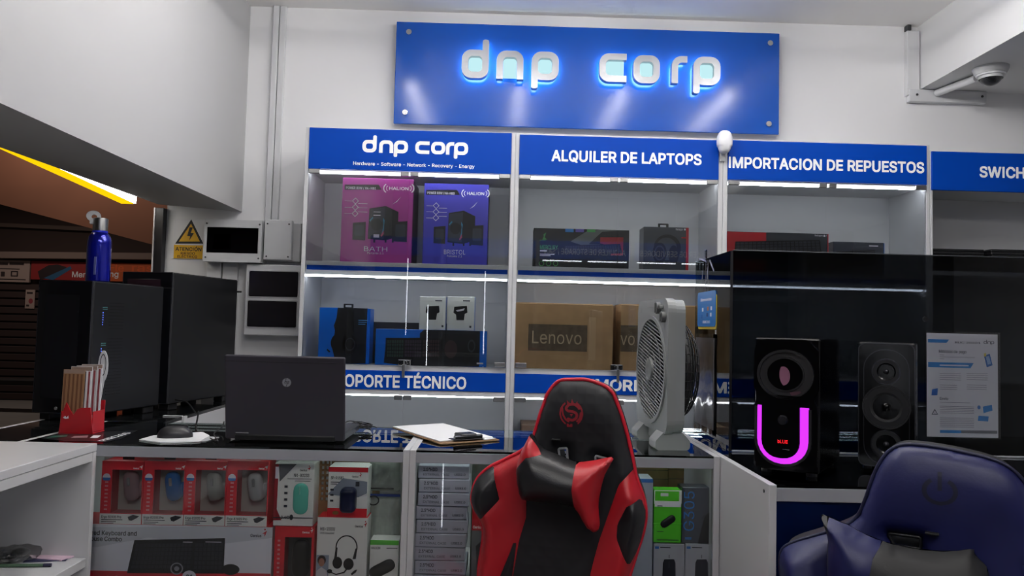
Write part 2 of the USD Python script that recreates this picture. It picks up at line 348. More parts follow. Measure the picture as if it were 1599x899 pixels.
# ================================================================ MAIN SIGN
t = thing('shop_sign', 'large glossy blue wall sign with halo-lit steel letters above the showcases', 'sign', (0, 3.712, 0))
sx0, sx1, sz0, sz1 = -.531, 1.361, 2.378, 2.884
obj('panel', cbox(sx0, sx1, 0, .012, sz0, sz1, .002), BLUE, t)
for x, z in ((sx0+.062, sz1-.052), (sx1-.048, sz1-.052), (sx0+.055, sz0+.055), (sx1-.052, sz0+.05)):
    obj('standoff_screw', cat_([cyl((x, -.008, z), (x, 0, z), .0135), cyl((x, .012, z), (x, .046, z), .009)]), CHROME, t, 30)
GLOW = emit('halo_glow', (214, 242, 255), HALO)
for ch, px0, py, wpx, hpx in (('d', 720.2, 121.2, 43, 46), ('n', 774.7, 122.8, 43, 46), ('p', 829.5, 124.4, 43.5, 46), ('c', 935.5, 127, 43.5, 46), ('o', 988.6, 129.3, 42.5, 45.5), ('r', 1048.6, 129.5, 43, 44), ('p', 1082.5, 132.2, 43.5, 46)):
    Y = 3.655; k = Y/FPX; p = at(px0, py, Y); q = sa.translate(logo(ch, wpx*k, hpx*k, 10.4*k), p[0], p[2])
    obj('steel_letter', ext(q, .034, Y+.034-3.712), LETM, t)
    obj('letter_light', ext(q.buffer(-.005), .004, Y+.040-3.712), GLOW, t)
    if ch != 'r':
        core = rect(p[0]+.015, p[2]+.012, p[0]+wpx*k-.010, p[2]+hpx*k-.015, .012).difference(q.buffer(.0006)); core = max(getattr(core, 'geoms', [core]), key=lambda g: g.area)
        obj('acrylic_core', ext(core, .006, Y+.030-3.712), emit('acrylic_core_glow', (196, 240, 246), 1.0), t)

# ================================================================ SHOWCASES ALONG THE BACK WALL
FY, BY = 3.40, 3.74
def hinge(t, x, z, w=.05, name='hinge'):
    obj(name, cbox(x-w/2, x+w/2, -.012, .004, z-.008, z+.012, .002), STEEL, t)
def showcase(x0, x1, label, top=2.268, shelves=True, panels=(.0185, .0185)):
    t = thing('showcase', label, 'display cabinet', (0, FY, 0)); a, b = x0+panels[0], x1-panels[1]; D = BY-FY
    obj('side_panel', cbox(x0+.0004, a, 0, D, 0, top), MEL, t); obj('side_panel', cbox(b, x1-.0004, 0, D, 0, top), MEL, t)
    obj('top_panel', cbox(a, b, 0, D, top-.018, top), MEL, t); obj('back_panel', cbox(a, b, D-.012, D, .08, top-.018), MEL, t)
    obj('inner_top', cbox(a, b, .008, D-.012, 2.078, 2.092), MEL, t)
    obj('plinth', cbox(a, b, .01, .03, 0, .08), MEL, t)
    return t, a, b
def bays(t, a, b, D=BY-FY):
    obj('shelf', cbox(a, b, .012, D-.012, 1.614, 1.673), MEL, t); obj('shelf_strip', cbox(a+.006, b-.004, .0085, .0118, 1.634, 1.654, .001), BLUEH, t)
    obj('shelf', cbox(a, b, .03, D-.012, 1.199, 1.219), MEL, t); obj('rail', cbox(a, b, .006, .0295, 1.092, 1.2192), MEL, t)
    obj('rail_band', cbox(a+.002, b-.001, .002, .0055, 1.113, 1.196, .001), BLUEH, t)
    obj('shelf', cbox(a, b, .03, D-.012, .55, .57), MEL, t); obj('bottom_panel', cbox(a, b, .03, D-.012, .08, .1), MEL, t)
    for z, d in ((2.070, .02), (1.608, .018), (1.0875, .02)):
        obj('led_strip', cbox(a+.004, b-.004, d, d+.010, z-.0045, z+.0045, .002), LED, t)
    m = (a+b)/2
    for p, q in ((a+.003, m-.0015), (m+.0015, b-.003)):
        obj('glass_door', box(p, q, 0, .005, 1.222, 2.075), GLASS, t); obj('glass_door', box(p, q, 0, .005, .1, 1.088), GLASS, t)
    for z in (2.068, 1.232, 1.080):
        for x in (a+.028, b-.028): hinge(t, x, z)
    hinge(t, m-.022, 2.066, .036); hinge(t, m+.022, 2.066, .036); hinge(t, m-.02, 1.079, .036); hinge(t, m+.02, 1.079, .036)
    k = obj('lock', cat_([cbox(m-.024, m+.03, -.014, .006, 1.222, 1.246, .002), cyl((m+.004, -.03, 1.234), (m+.004, -.012, 1.234), .0105)]), CHROME, t, 30)
    obj('key', cat_([cbox(m+.0025, m+.0055, -.05, -.03, 1.226, 1.242, .0008), cbox(m-.002, m+.01, -.048, -.045, 1.17, 1.228, .001)]), STEEL, k)
def header(t, a, b, z0, z1, m=BLUEH):
    obj('header_panel', cbox(a, b, -.007, .0065, z0, z1, .0015), m, t)
HT = -.0072
t, a, b = showcase(-.874, .0615, 'glass-door showcase with the wordmark header, farthest left along the back wall', panels=(.018, .0185))
header(t, a, b, 2.081, 2.265); bays(t, a, b)
p = at(566, 238, FY); wordmark(t, p[0], at(648, 240.5, FY)[2], at(731, 240, FY)[0]-p[0], LTR, HT)
p = at(552, 257, FY); obj('lettering', heavy('Hardware - Software - Network - Recovery - Energy', .0150, p[0], at(646, 260.5, FY)[2], at(741, 262, FY)[0]-p[0], .0004, y=HT), LTR, t)
p = at(523.5, 604, FY); obj('lettering', heavy('SOPORTE TÉCNICO', .050, p[0], at(640, 605, FY)[2], at(728, 604, FY)[0]-p[0], .0024, y=.0015), LTR, t)
CAB1 = t
t, a, b = showcase(.0615, .9955, 'glass-door showcase headed ALQUILER DE LAPTOPS holding cardboard boxes', panels=(.0185, .0215))
header(t, a, b, 2.081, 2.260); bays(t, a, b)
p = at(861, 252, FY); obj('lettering', heavy('ALQUILER DE LAPTOPS', .0465, p[0], at(977, 254.5, FY)[2], at(1095, 252, FY)[0]-p[0], .0024, y=HT), LTR, t)
p = at(890.5, 609, FY); obj('lettering', heavy('MEMORIAS', .046, p[0], at(960, 609.5, FY)[2], .396, .0024, y=.0015), LTR, t)
t, a, b = showcase(.9955, 1.9335, 'glass-door showcase headed IMPORTACION DE REPUESTOS behind the dark glass screen', panels=(.0205, .0175))
header(t, a, b, 2.084, 2.262); bays(t, a, b)
p = at(1137, 262, FY); obj('lettering', heavy('IMPORTACION DE REPUESTOS', .0465, p[0], at(1290, 266, FY)[2], at(1442, 265, FY)[0]-p[0], .0024, y=HT), LTR, t)
t, a, b = showcase(1.9345, 2.87, 'showcase headed SWICH at the right edge with black laptops inside', 2.242, panels=(.012, .018))
header(t, 1.938, b, 2.062, 2.238)
p = at(1528, 277, FY); obj('lettering', heavy('SWICHES', .0465, p[0], at(1563, 277.5, FY)[2], .285, .0024, y=HT), LTR, t)
obj('shelf', cbox(a, b, .012, .328, 1.68, 1.70), MEL, t); obj('shelf', cbox(a, b, .03, .328, 1.199, 1.219), MEL, t); obj('bottom_panel', cbox(a, b, .03, .328, .08, .1), MEL, t)

# ================================================================ THINGS IN THE SHOWCASES
MAG, PUR = mat('carton_magenta', (178, 62, 156), .3), mat('carton_violet', (70, 66, 190), .3)
PALE = mat('print_pale', (226, 222, 234), .5); CYA = mat('print_cyan', (60, 150, 190), .5); PNK = mat('print_pink', (196, 84, 120), .5); BKP = mat('print_black', (16, 15, 20), .35); SLT = mat('print_slate', (48, 50, 62), .4)
def speaker_carton(label, pb, m, title, dx, sidem, Y, s=1.0):
    t, f, w, h = product('speaker_carton', label, 'box', pb, Y, .22, m, 1.674)
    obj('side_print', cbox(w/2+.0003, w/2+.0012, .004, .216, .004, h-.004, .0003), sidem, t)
    x0, y0, x1, y1 = pb; X = lambda u: x0+u*(x1-x0); Yp = lambda v: y0+v*(y1-y0)
    f.poly('title_bar', [(X(.03), Yp(.075)), (X(.51), Yp(.075)), (X(.55), Yp(.135)), (X(.03), Yp(.135))], BKP, 1)
    f.text('POWER 80W / HA-H80', X(.05), Yp(.125), X(.47), PALE, (y1-y0)*.028, 2, True)
    f.text('HALION', X(.66), Yp(.135), X(.93), LTR, (y1-y0)*.036, 2, True)
    for u, r in ((.645, .03), (.945, .03), (.625, .05), (.965, .05)):
        cx, cy = f.uv(X(u), Yp(.118)); q = ell(cx, cy, w*r, w*r*1.3).difference(ell(cx, cy, w*r*.72, w*r*.98)); q = q.intersection(rect(cx-w*.2, cy-w*.1, cx-w*r*.2, cy+w*.1) if u < .8 else rect(cx+w*r*.2, cy-w*.1, cx+w*.2, cy+w*.1)); f.put('sound_wave', q, LTR, 2)
    for k in range(3):
        cx, cy = f.uv(X(.19), Yp(.27+.075*k)); f.put('icon_diamond', sg.Polygon([(cx-.015, cy), (cx, cy-.015), (cx+.015, cy), (cx, cy+.015)]).difference(sg.Polygon([(cx-.0115, cy), (cx, cy-.0115), (cx+.0115, cy), (cx, cy+.0115)])), PALE, 1)
        f.bars([(X(.04), Yp(.27+.075*k), X(.14), .7), (X(.23), Yp(.30+.05*k), X(.36), .7)], PALE, 1)
    # the picture of a subwoofer and two satellites
    f.poly('picture_subwoofer', [(X(.39), Yp(.36)), (X(.62), Yp(.33)), (X(.80), Yp(.40)), (X(.80), Yp(.70)), (X(.62), Yp(.74)), (X(.38), Yp(.72))], BKP, 1)
    f.poly('picture_front', [(X(.40), Yp(.37)), (X(.61), Yp(.35)), (X(.60), Yp(.72)), (X(.39), Yp(.70))], SLT, 2)
    f.ell('picture_cone', X(.50), Yp(.55), (x1-x0)*.085, (y1-y0)*.075, BKP, 3); f.ell('picture_ring', X(.50), Yp(.55), (x1-x0)*.10, (y1-y0)*.088, SLT, 4, .82)
    f.poly('light_left', [(X(.395), Yp(.50)), (X(.44), Yp(.46)), (X(.45), Yp(.475)), (X(.41), Yp(.52))], CYA, 4); f.poly('light_right', [(X(.585), Yp(.47)), (X(.61), Yp(.50)), (X(.60), Yp(.64)), (X(.565), Yp(.68)), (X(.59), Yp(.60))], CYA, 4)
    f.poly('light_pink', [(X(.56), Yp(.68)), (X(.60), Yp(.62)), (X(.605), Yp(.66)), (X(.57), Yp(.70))], PNK, 5)
    f.bars([(X(.45), Yp(.40), X(.55), 1.2), (X(.45), Yp(.44), X(.55), 1.8), (X(.46), Yp(.685), X(.54), 5)], PALE if title == 'BATH' else SLT, 4)
    for u0, u1, v0, v1 in ((.165, .345, .53, .74), (.74, .93, .52, .76)):
        f.poly('picture_satellite', [(X(u0), Yp(v0)), (X(u1), Yp(v0-.01)), (X(u1), Yp(v1)), (X(u0), Yp(v1-.01))], BKP, 3); f.rect('picture_grille', X(u0+.025), Yp(v0+.03), X(u1-.025), Yp(v1-.06), SLT, 4, .006)
    for u in (.46, .62, .72): f.rect('picture_foot', X(u), Yp(.715), X(u+.025), Yp(.765), BKP, 1)
    f.text(title, X(.33), Yp(.865), X(.66), PALE, (y1-y0)*.055, 2); f.text('Parlante 2.1', X(.38), Yp(.90), X(.61), PALE, (y1-y0)*.024, 2)
    f.poly('sparkle', [(X(.71), Yp(.31)), (X(.77), Yp(.27)), (X(.83), Yp(.22)), (X(.775), Yp(.28))], PALE, 2)
    return t
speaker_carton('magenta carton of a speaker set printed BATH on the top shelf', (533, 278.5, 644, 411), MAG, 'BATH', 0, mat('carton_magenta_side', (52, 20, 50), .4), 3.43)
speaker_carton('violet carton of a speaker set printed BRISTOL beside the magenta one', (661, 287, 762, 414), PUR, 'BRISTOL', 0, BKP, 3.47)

def keys(f, pts, m, nx, ny, L, gap=.22):
    """a printed keyboard's keys between four pixel corners: left-top, right-top, right-bottom, left-bottom"""
    P = [np.array(p, float) for p in pts]; ms = []
    for j in range(ny):
        for i in range(nx):
            q = []
            for a_, b_ in ((gap/2, gap/2), (1-gap/2, gap/2), (1-gap/2, 1-gap/2), (gap/2, 1-gap/2)):
                u, v = (i+a_)/nx, (j+b_)/ny; q.append(f.uv(*((P[0]*(1-u)+P[1]*u)*(1-v)+(P[3]*(1-u)+P[2]*u)*v)))
            ms.append(ext(sg.Polygon(q), .0003, f.y-.0005*L))
    return obj('picture_keys', cat_(ms), m, f.t)
GRN = mat('print_green', (70, 150, 78), .5)
t, f, w, h = product('keyboard_carton', 'black gaming keyboard carton with green title and red picture on the top shelf', 'box', (833, 357.5, 982, 416), 3.46, .1, mat('carton_black', (22, 24, 27), .3), 1.674)
f.poly('picture_smoke', [(892, 376), (915, 362), (945, 358), (985, 357), (985, 372), (950, 378), (915, 383)], mat('print_smoke', (92, 98, 96), .5), 1, .004)
f.poly('picture_dark', [(920, 380), (940, 362), (985, 360), (985, 372), (940, 380)], BKP, 2, .003)
f.poly('picture_red', [(937, 370), (973, 370), (973, 397), (953, 397), (960, 385), (937, 379)], mat('print_red_dark', (150, 36, 40), .5), 3)
f.poly('picture_keyboard', [(880, 382), (968, 380), (972, 394), (880, 396)], BKP, 4); keys(f, [(882, 383), (966, 381.5), (969, 392), (882, 394)], SLT, 22, 5, 5)
for x, m_ in ((882, mat('tab_blue', (40, 120, 190), .5)), (898, mat('tab_violet', (96, 84, 170), .5)), (916, GRN)): f.rect('tab', x, 357.6, x+13, 362, m_, 5, .001)
f.text('MERCURY', 843, 387.5, 871, GRN, 6, 5, True); f.bars([(843, 390, 854, 2), (843, 395, 866, 1.2), (843, 397, 860, 1)], PALE, 5)
f.poly('emblem', [(848, 366), (852, 363), (850, 370), (853, 373), (847, 373), (849, 368)], GRN, 5, .001); f.bars([(842, 374, 852, 1)], GRN, 6)
for x in (846, 857, 868): f.ell('icon', x, 409, 4, 4, GRN, 5, .75)
obj('side_print', cbox(w/2+.0002, w/2+.001, .003, .097, .003, h-.003, .0003), SLT, t)
t, f, w, h = product('headset_carton', 'grey headset carton with a red edge and hang tab on the top shelf', 'box', (1005, 354.5, 1075, 417), 3.45, .11, mat('carton_grey', (66, 69, 76), .3), 1.674)
obj('side_print', cbox(w/2+.0002, w/2+.0012, .001, .1, .001, h-.001, .0003), RED, t); f.rect('red_edge', 1071, 354, 1075, 417, RED, 1)
obj('hang_tab', xf(ext(rect(-.024, 0, .024, .022, .003).difference(rect(-.014, .006, .014, .016, .002)), .004), (-.004, .05, h)), BLK, t)
cx, cy = f.uv(1042, 385); f.put('picture_headband', ell(cx, cy, .062, .062).difference(ell(cx-.004, cy-.004, .048, .052)), BKP, 1)
f.ell('picture_earcup', 1030, 392, 11, 15, BKP, 2); f.ell('picture_cushion', 1052, 395, 8, 14, BKP, 2); f.ell('picture_ear_ring', 1030, 392, 8, 11, SLT, 3, .8)
f.text('Redragon', 1055, 359, 1066, PALE, 3, 2); f.bars([(1064, 370, 1071, 2)], RED, 2); f.ell('emblem', 1069, 358, 1.5, 1.5, PALE, 2)
# top bay of the third showcase
t, f, w, h = product('keyboard_carton', 'red and grey keyboard carton showing above the dark glass screen', 'box', (1135, 363, 1292, 422), 3.46, .1, mat('carton_grey', (0, 0, 0)), 1.674)
f.rect('red_field', 1135, 363, 1196, 422, RED, 1); f.rect('red_edge', 1293.5, 363, 1299, 422, RED, 1); f.poly('picture_keyboard', [(1148, 376), (1280, 374), (1284, 400), (1146, 402)], BKP, 2); keys(f, [(1149, 377), (1279, 375), (1282, 398), (1148, 400)], SLT, 20, 6, 3)
f.text('Redragon', 1272, 368.5, 1284, PALE, 2.6, 2); f.ell('emblem', 1287, 368, 1.6, 1.6, PALE, 2); obj('side_print', cbox(w/2+.0002, w/2+.001, .001, .098, .001, h-.001, .0003), RED, t)
t, f, w, h = product('keyboard_carton', 'dark grey keyboard carton with a blue right edge above the dark glass screen', 'box', (1301, 378, 1380, 424), 3.50, .09, mat('carton_slate', (66, 70, 82), .3), 1.674)
obj('side_print', cbox(w/2+.0002, w/2+.004, .001, .09, .001, h-.001, .0003), mat('print_blue', (12, 96, 176), .4), t); f.poly('picture_keyboard', [(1306, 391), (1366, 389), (1366, 410), (1306, 412)], BKP, 1); keys(f, [(1307, 392), (1365, 390), (1365, 408), (1307, 410)], SLT, 14, 5, 2); f.bars([(1357, 383, 1371, 1.6)], PALE, 1)
# middle bay, first showcase
BX = mat('carton_blue', (0, 112, 226), .3); BXD = mat('carton_charcoal', (36, 38, 46), .3)
t, f, w, h = product('headset_carton', 'bright blue headset carton with a dark picture panel and hang tab, in the middle bay', 'box', (497.5, 480.5, 573, 567), 3.46, .11, BX, 1.2195)
f.poly('dark_panel', [(526, 480), (572.5, 481), (572, 567), (526, 567), (520, 545)], BXD, 1)
obj('side_print', cbox(w/2+.0002, w/2+.012, .002, .105, .001, h-.001, .0003), BX, t)
obj('hang_tab', xf(ext(rect(-.022, 0, .022, .02, .003).difference(rect(-.014, .005, .014, .014, .002)), .004), (.012, .05, h)), BLK, t)
f.poly('picture_headband', [(534, 484), (546, 480), (550, 492), (552, 510), (545, 540), (536, 545), (527, 530), (522, 508), (527, 492)], BKP, 2, .006); f.ell('picture_earcup', 530, 535, 13, 15, BKP, 3); f.ell('picture_earcup', 547, 537, 12, 15, BKP, 3); f.ell('picture_ear_ring', 547, 537, 8, 10, SLT, 4, .82)
f.poly('picture_microphone', [(512, 544), (517, 548), (515, 550), (511, 546)], BKP, 3)
for k in range(3): f.bars([(559, 500+3*k, 574-k*2, 1.4)], mat('print_sky', (80, 140, 200), .5), 3)
t, f, w, h = product('keyboard_combo_carton', 'blue and dark gaming keyboard and mouse carton standing in the middle bay', 'box', (586, 515, 760, 571), 3.43, .08, BX, 1.2195)
f.poly('dark_panel', [(655, 520), (662, 514), (759, 515), (759, 572), (650, 572), (600, 566), (603, 528), (655, 527)], BXD, 1)
f.poly('picture_keyboard', [(602, 527), (692, 528), (690, 563), (602, 560)], BKP, 2); f.poly('picture_mouse', [(692, 522), (742, 524), (746, 548), (730, 566), (700, 560), (688, 540)], BKP, 2, .008)
for i, m_ in enumerate((mat('keys_green', (44, 66, 60), .5), mat('keys_violet', (60, 46, 66), .5), mat('keys_red', (66, 44, 50), .5))): keys(f, [(604+28*i, 530), (630+28*i, 530), (630+28*i, 558), (604+28*i, 557)], m_, 7, 5, 3)
f.ell('picture_glow', 704, 545, 10, 14, mat('keys_red', (0, 0, 0)), 4); f.ell('picture_wheel', 736, 540, 6, 10, SLT, 4, .7); f.rect('blue_end', 749, 515, 760, 572, BX, 3); f.bars([(745, 567, 755, 2.5)], PALE, 4)
p = at(655, 504, 3.56); t = thing('carton', 'plain black carton lying behind the blue keyboard carton', 'box', (p[0]+.02, 3.56, 1.2195)); obj('carton', cbox(-.25, .19, 0, .12, 0, p[2]-1.2195), mat('carton_dark', (40, 40, 48), .5), t)
for k, (x0, x1, lb) in enumerate(((655, 696, 'white webcam carton on top of the blue keyboard carton, left of the pair'), (698.5, 741, 'white webcam carton with a blue side, right of the pair on the blue carton'))):
    t, f, w, h = product('webcam_carton', lb, 'box', (x0, 463, x1, 512.3), 3.436, .06, mat('carton_white', (232, 234, 232), .35), 1.2195+.1605*1.0)
    f.poly('picture_webcam', [(x0+11, 478), (x0+30, 477), (x0+31, 486), (x0+27, 488), (x0+26, 497), (x0+15, 497), (x0+14, 489), (x0+10, 486)], BKP, 1, .002)
    f.bars([(x0+24, 469, x0+35, 1.6)], INK, 1)
    if k: f.poly('picture_lens', [(x0+13, 483), (x0+27, 480), (x0+26, 483), (x0+16, 485)], PALE, 2)
    f.bars([(x0+35, 507, x0+38, 3)], INK, 1); obj('side_print', cbox(w/2+.0002, w/2+.0012, .001, .058, .001, h-.001, .0003), BX, t)
    WEBT = t
# middle bay, second showcase: two laptop cartons
KRA = cardboard('kraft_carton', (192, 157, 116)); KRL = mat('kraft_print', (112, 96, 80), .7, var=.3, scale=26)
LETK = mat('carton_lettering', (206, 186, 156), .7)
for k, (pb, lb, tx) in enumerate((((804.5, 474.5, 957, 573.5), 'brown laptop carton with a dark label panel, left one in the middle bay', (831, 908)), ((969, 477, 1106, 577.5), 'brown laptop carton partly hidden by the box fan, right one in the middle bay', (969, 991)))):
    t, f, w, h = product('laptop_carton', lb, 'box', pb, 3.43, .24, KRA, 1.2195)
    x0 = 825 if k == 0 else 966.5; x1 = 917 if k == 0 else 1055
    f.rect('label_panel', x0, 507+2*k, x1, 545+2*k, KRL, 1); f.text('Lenovo' if k == 0 else 'vo', tx[0], 534+2.5*k, tx[1], LETK, 19, 2); 
    f.rect('tape', 919 if k == 0 else 1060, 495, 930 if k == 0 else 1072, 560, mat('kraft_tape', (204, 170, 130), .4), 1)
    obj('lid_flap', cbox(-w/2+.002, w/2-.002, .002, .2, h, h+.003, .001), KRA, t)

# lower bays
p = at(842, 664, 3.5)
for dx, hh, lb in ((.02, .1, 'dull brown carton low behind the red chair, left of two'), (.23, .11, 'dull brown carton low behind the red chair, right of two')):
    t = thing('carton', lb, 'box', (p[0]+dx, 3.5, .571)); obj('carton', cbox(-.1, .1, 0, .2, 0, p[2]-.571+hh-.1, .002), cardboard('carton_dull', (126, 100, 80)), t); obj('tape', cbox(-.02, .02, -.001, .2, p[2]-.571+hh-.1, p[2]-.571+hh-.099), mat('kraft_tape', (0, 0, 0)), t)
# laptops in the fourth showcase
for i, (x0, x1, n, dy) in enumerate(((1453, 1539, 4, 0), (1541, 1640, 4, -.03))):
    for k in range(n):
        X0, X1 = at(x0, 390, 3.45)[0]+.006, at(x1, 390, 3.45)[0]; z = 1.701+.0265*k
        t = thing('closed_laptop', f"closed black laptop in the {'left' if i == 0 else 'right'} stack of the showcase headed SWICH, {'topmost' if k == n-1 else ('second from top', 'third from top', 'lowest')[n-2-k]}", 'laptop', ((X0+X1)/2, 3.45+.006*(k % 2)+dy, z-i*.004*0), 0, 'closed laptops in the fourth showcase')
        w = X1-X0; obj('base', cbox(-w/2, w/2, 0, .22, 0, .014, .003), BLK, t); obj('lid', cbox(-w/2, w/2, .002, .22, .0146, .0255, .003), CASE, t)
# ================================================================ ON THE WALLS
def pbox(px0, py0, px1, py1, Y): a, b = at(px0, (py0+py1)/2, Y), at(px1, (py0+py1)/2, Y); return a[0], b[0], at((px0+px1)/2, py1, Y)[2], at((px0+px1)/2, py0, Y)[2]
SMOKE = glass('smoked_window', (.26, .25, .27), 1.15); DARKW = mat('dark_window', (30, 28, 32), .15)
Yb = 3.67; x0, x1, z0, z1 = pbox(318, 343, 408, 409, Yb)
t = thing('breaker_box', 'white wall breaker box with one smoked window above the left counter', 'electrical box', ((x0+x1)/2, WY, 0)); o = -(x0+x1)/2; d = Yb-WY
X = lambda v: v+o
wx0, wx1, wz0, wz1 = pbox(322.5, 355, 403, 395, Yb)
b_ = m3.Manifold.cube([x1-x0, -d-.001, z1-z0]).translate([X(x0), d, z0])-m3.Manifold.cube([wx1-wx0, .05, wz1-wz0]).translate([X(wx0), d-.001, wz0]); obj('box', b_, DUCT, t)
obj('breaker_row', cbox(X(wx0)+.02, X(wx0)+.10, d+.025, d+.045, wz0+.02, wz1-.03), mat('breaker_grey', (70, 68, 72), .5), t)
for k in range(4): obj('breaker_switch', cbox(X(wx0)+.026+.018*k, X(wx0)+.036+.018*k, d+.015, d+.0245, wz0+.04, wz0+.06), BLK, t)
obj('window', box(X(wx0)+.001, X(wx1)-.001, d+.003, d+.006, wz0+.001, wz1-.001), SMOKE, t)
for sx in (X(x0)+.012, X(x1)-.010):
    for sz in (z0+.02, z1-.02): obj('screw', cyl((sx, d-.003, sz), (sx, d+.002, sz), .004, n=10), DGREY, t)
x0, x1, z0, z1 = pbox(411, 343, 452, 407, 3.68)
t = thing('junction_box', 'plain pale blank-cover box beside the smoked breaker box, next to the showcase', 'electrical box', (x0, WY, 0))
obj('body', cbox(0.003, x1-x0+.045, -.05, -.001, z0, z1-.01, .003), LGREY, t); obj('cover', cbox(0.003, x1-x0+.01, -.08, -.0505, z0+.004, z1, .003), DUCT, t)
for sx in (.018, x1-x0-.004):
    for sz in (z0+.02, z1-.02): obj('screw', cyl((sx, -.083, sz), (sx, -.078, sz), .004, n=10), DGREY, t)
x0, x1, z0, z1 = pbox(382, 413, 469, 524, 3.69)
t = thing('breaker_box', 'white wall breaker box with two dark windows, lower of the boxes', 'electrical box', ((x0+x1)/2, WY, 0)); o = -(x0+x1)/2
obj('box', cbox(X(x0), X(x1), -.07, -.001, z0, z1, .004), DUCT, t)
for py0, py1, xa in ((424, 463, 389.5), (470, 510.5, 387)):
    a, b, c, e = pbox(xa, py0, xa+77, py1, 3.69); pts = spline([(X(a), c), (X(a)-.004, (c+e)/2), (X(a)+.002, e), (X(b), e), (X(b)-.002, c)], 6, True)
    obj('window', ext(rect(X(a), c, X(b)-.003, e, .006), .006, -.0705), DARKW, t); obj('window_frame', ext(rect(X(a)-.006, c-.006, X(b)+.002, e+.006, .006).difference(rect(X(a)-.001, c-.001, X(b)-.002, e+.001, .004)), .004, -.0705), LGREY, t)
x0, x1, z0, z1 = pbox(271, 342, 318, 404, 3.752)
t = thing('warning_sign', 'yellow electrical hazard sign with a black lightning triangle on the white wall', 'sign', ((x0+x1)/2, 3.757, z0)); w, h = x1-x0, z1-z0
obj('plate', cbox(-w/2, w/2, -.002, 0, 0, h, .0005), mat('sign_white', (224, 224, 228), .5), t); f = Face(t, (271, 342, 318, 404), w, h, -.0021)
YEL = mat('hazard_yellow', (224, 172, 30), .5); HB = mat('hazard_black', (24, 24, 30), .5)
f.poly('triangle', [(274, 380), (297, 343), (317, 380)], HB, 0, .002); f.poly('triangle_field', [(279, 377), (297, 349), (312, 377)], YEL, 1)
f.poly('lightning', [(295, 355), (300, 355), (297, 364), (302, 364), (295, 376), (297, 368), (292, 368)], HB, 2)
f.rect('yellow_field', 272, 383, 317, 403, YEL, 0); f.text('ATENCIÓN', 274.5, 391, 315, HB, 5.5, 1, True); f.text('RIESGO', 283, 397, 305, HB, 3.6, 1, True); f.text('ELÉCTRICO', 278, 402, 309, HB, 3.8, 1, True)
def duct(name, label, segs, w=.045, d=.026):
    t = thing(name, label, 'cable duct', (0, 0, 0)); return t
t = thing('cable_duct', 'tall white cable duct running down the back wall beside the bulkhead', 'cable duct', (0, WY, 0))
a = at(425, 300, 3.73)[0]; ct, cb = at(436, 30, 3.73)[0], at(424, 320, 3.73)[0]
for name, dx0, dx1, dd in (('duct', -.032, -.003, .026), ('duct', .0, .030, .022)):
    m = cbox(dx0, dx1, -dd, 0, 1.89, CZ-.001, .002); m.vertices[:, 0] += cb+(ct-cb)*(m.vertices[:, 2]-1.95)/1.0; obj(name, m, DUCT, t)
t = thing('cable_duct', 'low white cable duct from the blank box to the showcase side', 'cable duct', (0, WY, 0)); p = at(480, 347, WY)
obj('duct', cbox(-.957, -.876, -.02, 0, p[2]-.012, p[2]+.012, .002), DUCT, t); obj('duct', cbox(-.957, -.876, -.02, 0, p[2]-.19, p[2]-.166, .002), DUCT, t)
obj('duct', cbox(-.952, -.925, -.018, 0, p[2]-.165, p[2]-.013, .002), DUCT, t)
t = thing('cable_duct', 'pair of white cable ducts below the smoked breaker box', 'cable duct', (0, WY, 0))
for px_ in (337, 362): xx = at(px_, 430, WY)[0]; obj('duct', cbox(xx-.035, xx+.034, -.03, 0, 1.03, 1.678, .002), DUCT, t)
t = thing('cable_duct', 'white cable duct turning along the back wall under the right beam', 'cable duct', (0, WY, 0))
xa, xb = at(1415, 60, 3.74)[0], at(1429, 60, 3.74)[0]
obj('upright', cbox(xa, 2.073, -.03, 0, 2.60, CZ-.03, .002), DUCT, t); zz = at(1430, 148, 3.73)[2]
obj('run', cbox(2.02, at(1540, 150, 3.73)[0], -.034, 0, zz-.034, 2.630, .002), DUCT, t)
obj('branch', tube([(2.155, -.036, 2.612), (2.205, -.27, 2.612)], .018, 10), DUCT, t, 40)
obj('end_clip', cbox(xa, xa+.02, -.034, 0, CZ-.029, CZ-.001, .002), DGREY, t); 
for xx in (2.056, at(1538, 150, 3.72)[0]-.01): obj('screw_cap', cyl((xx, -.037, zz+.0), (xx, -.033, zz+.0), .006, n=10), DGREY, t)
p = atz(1547, 106, 2.632)
t = thing('dome_camera', 'white dome security camera under the beam at upper right', 'security camera', (p[0], p[1], 2.632))
obj('mount', lathe([(0, 0), (.074, 0), (.074, -.008), (.068, -.022), (.062, -.031), (.0, -.031)], 40), LGREY, t, 35)
obj('ring', lathe([(.048, -.0315), (.061, -.0315), (.058, -.039), (.049, -.041)], 40), DUCT, t, 35)
obj('dome', lathe([(.0, -.083)]+[(.048*math.sin(a), -.035-.048*math.cos(a)) for a in np.linspace(.1, 1.55, 12)], 32), mat('dome_dark', (26, 27, 32), .06, coat=.5), t, True)
obj('visor', lathe([(.0492, -.036), (.0505, -.042), (.0490, -.052)], 24), LGREY, t, True)
p = at(1131.5, 232, 3.36)
t = thing('motion_sensor', 'white egg-shaped sensor fixed on the showcase post between two blue headers', 'sensor', (p[0], 3.392, p[2]))
s_ = trimesh.creation.icosphere(4, 1.); v = np.sign(s_.vertices)*np.abs(s_.vertices)**.8*(.034, .03, .052); v[:, 2] += .03; v[:, 0] *= 1-.12*(v[:, 2] < .01)
obj('shell', trimesh.Trimesh(v-(0, .0305, 0), s_.faces, process=False), mat('sensor_white', (226, 226, 232), .35), t, True); obj('bracket', cbox(-.012, .012, -.004, 0.0, -.05, .0), LGREY, t)
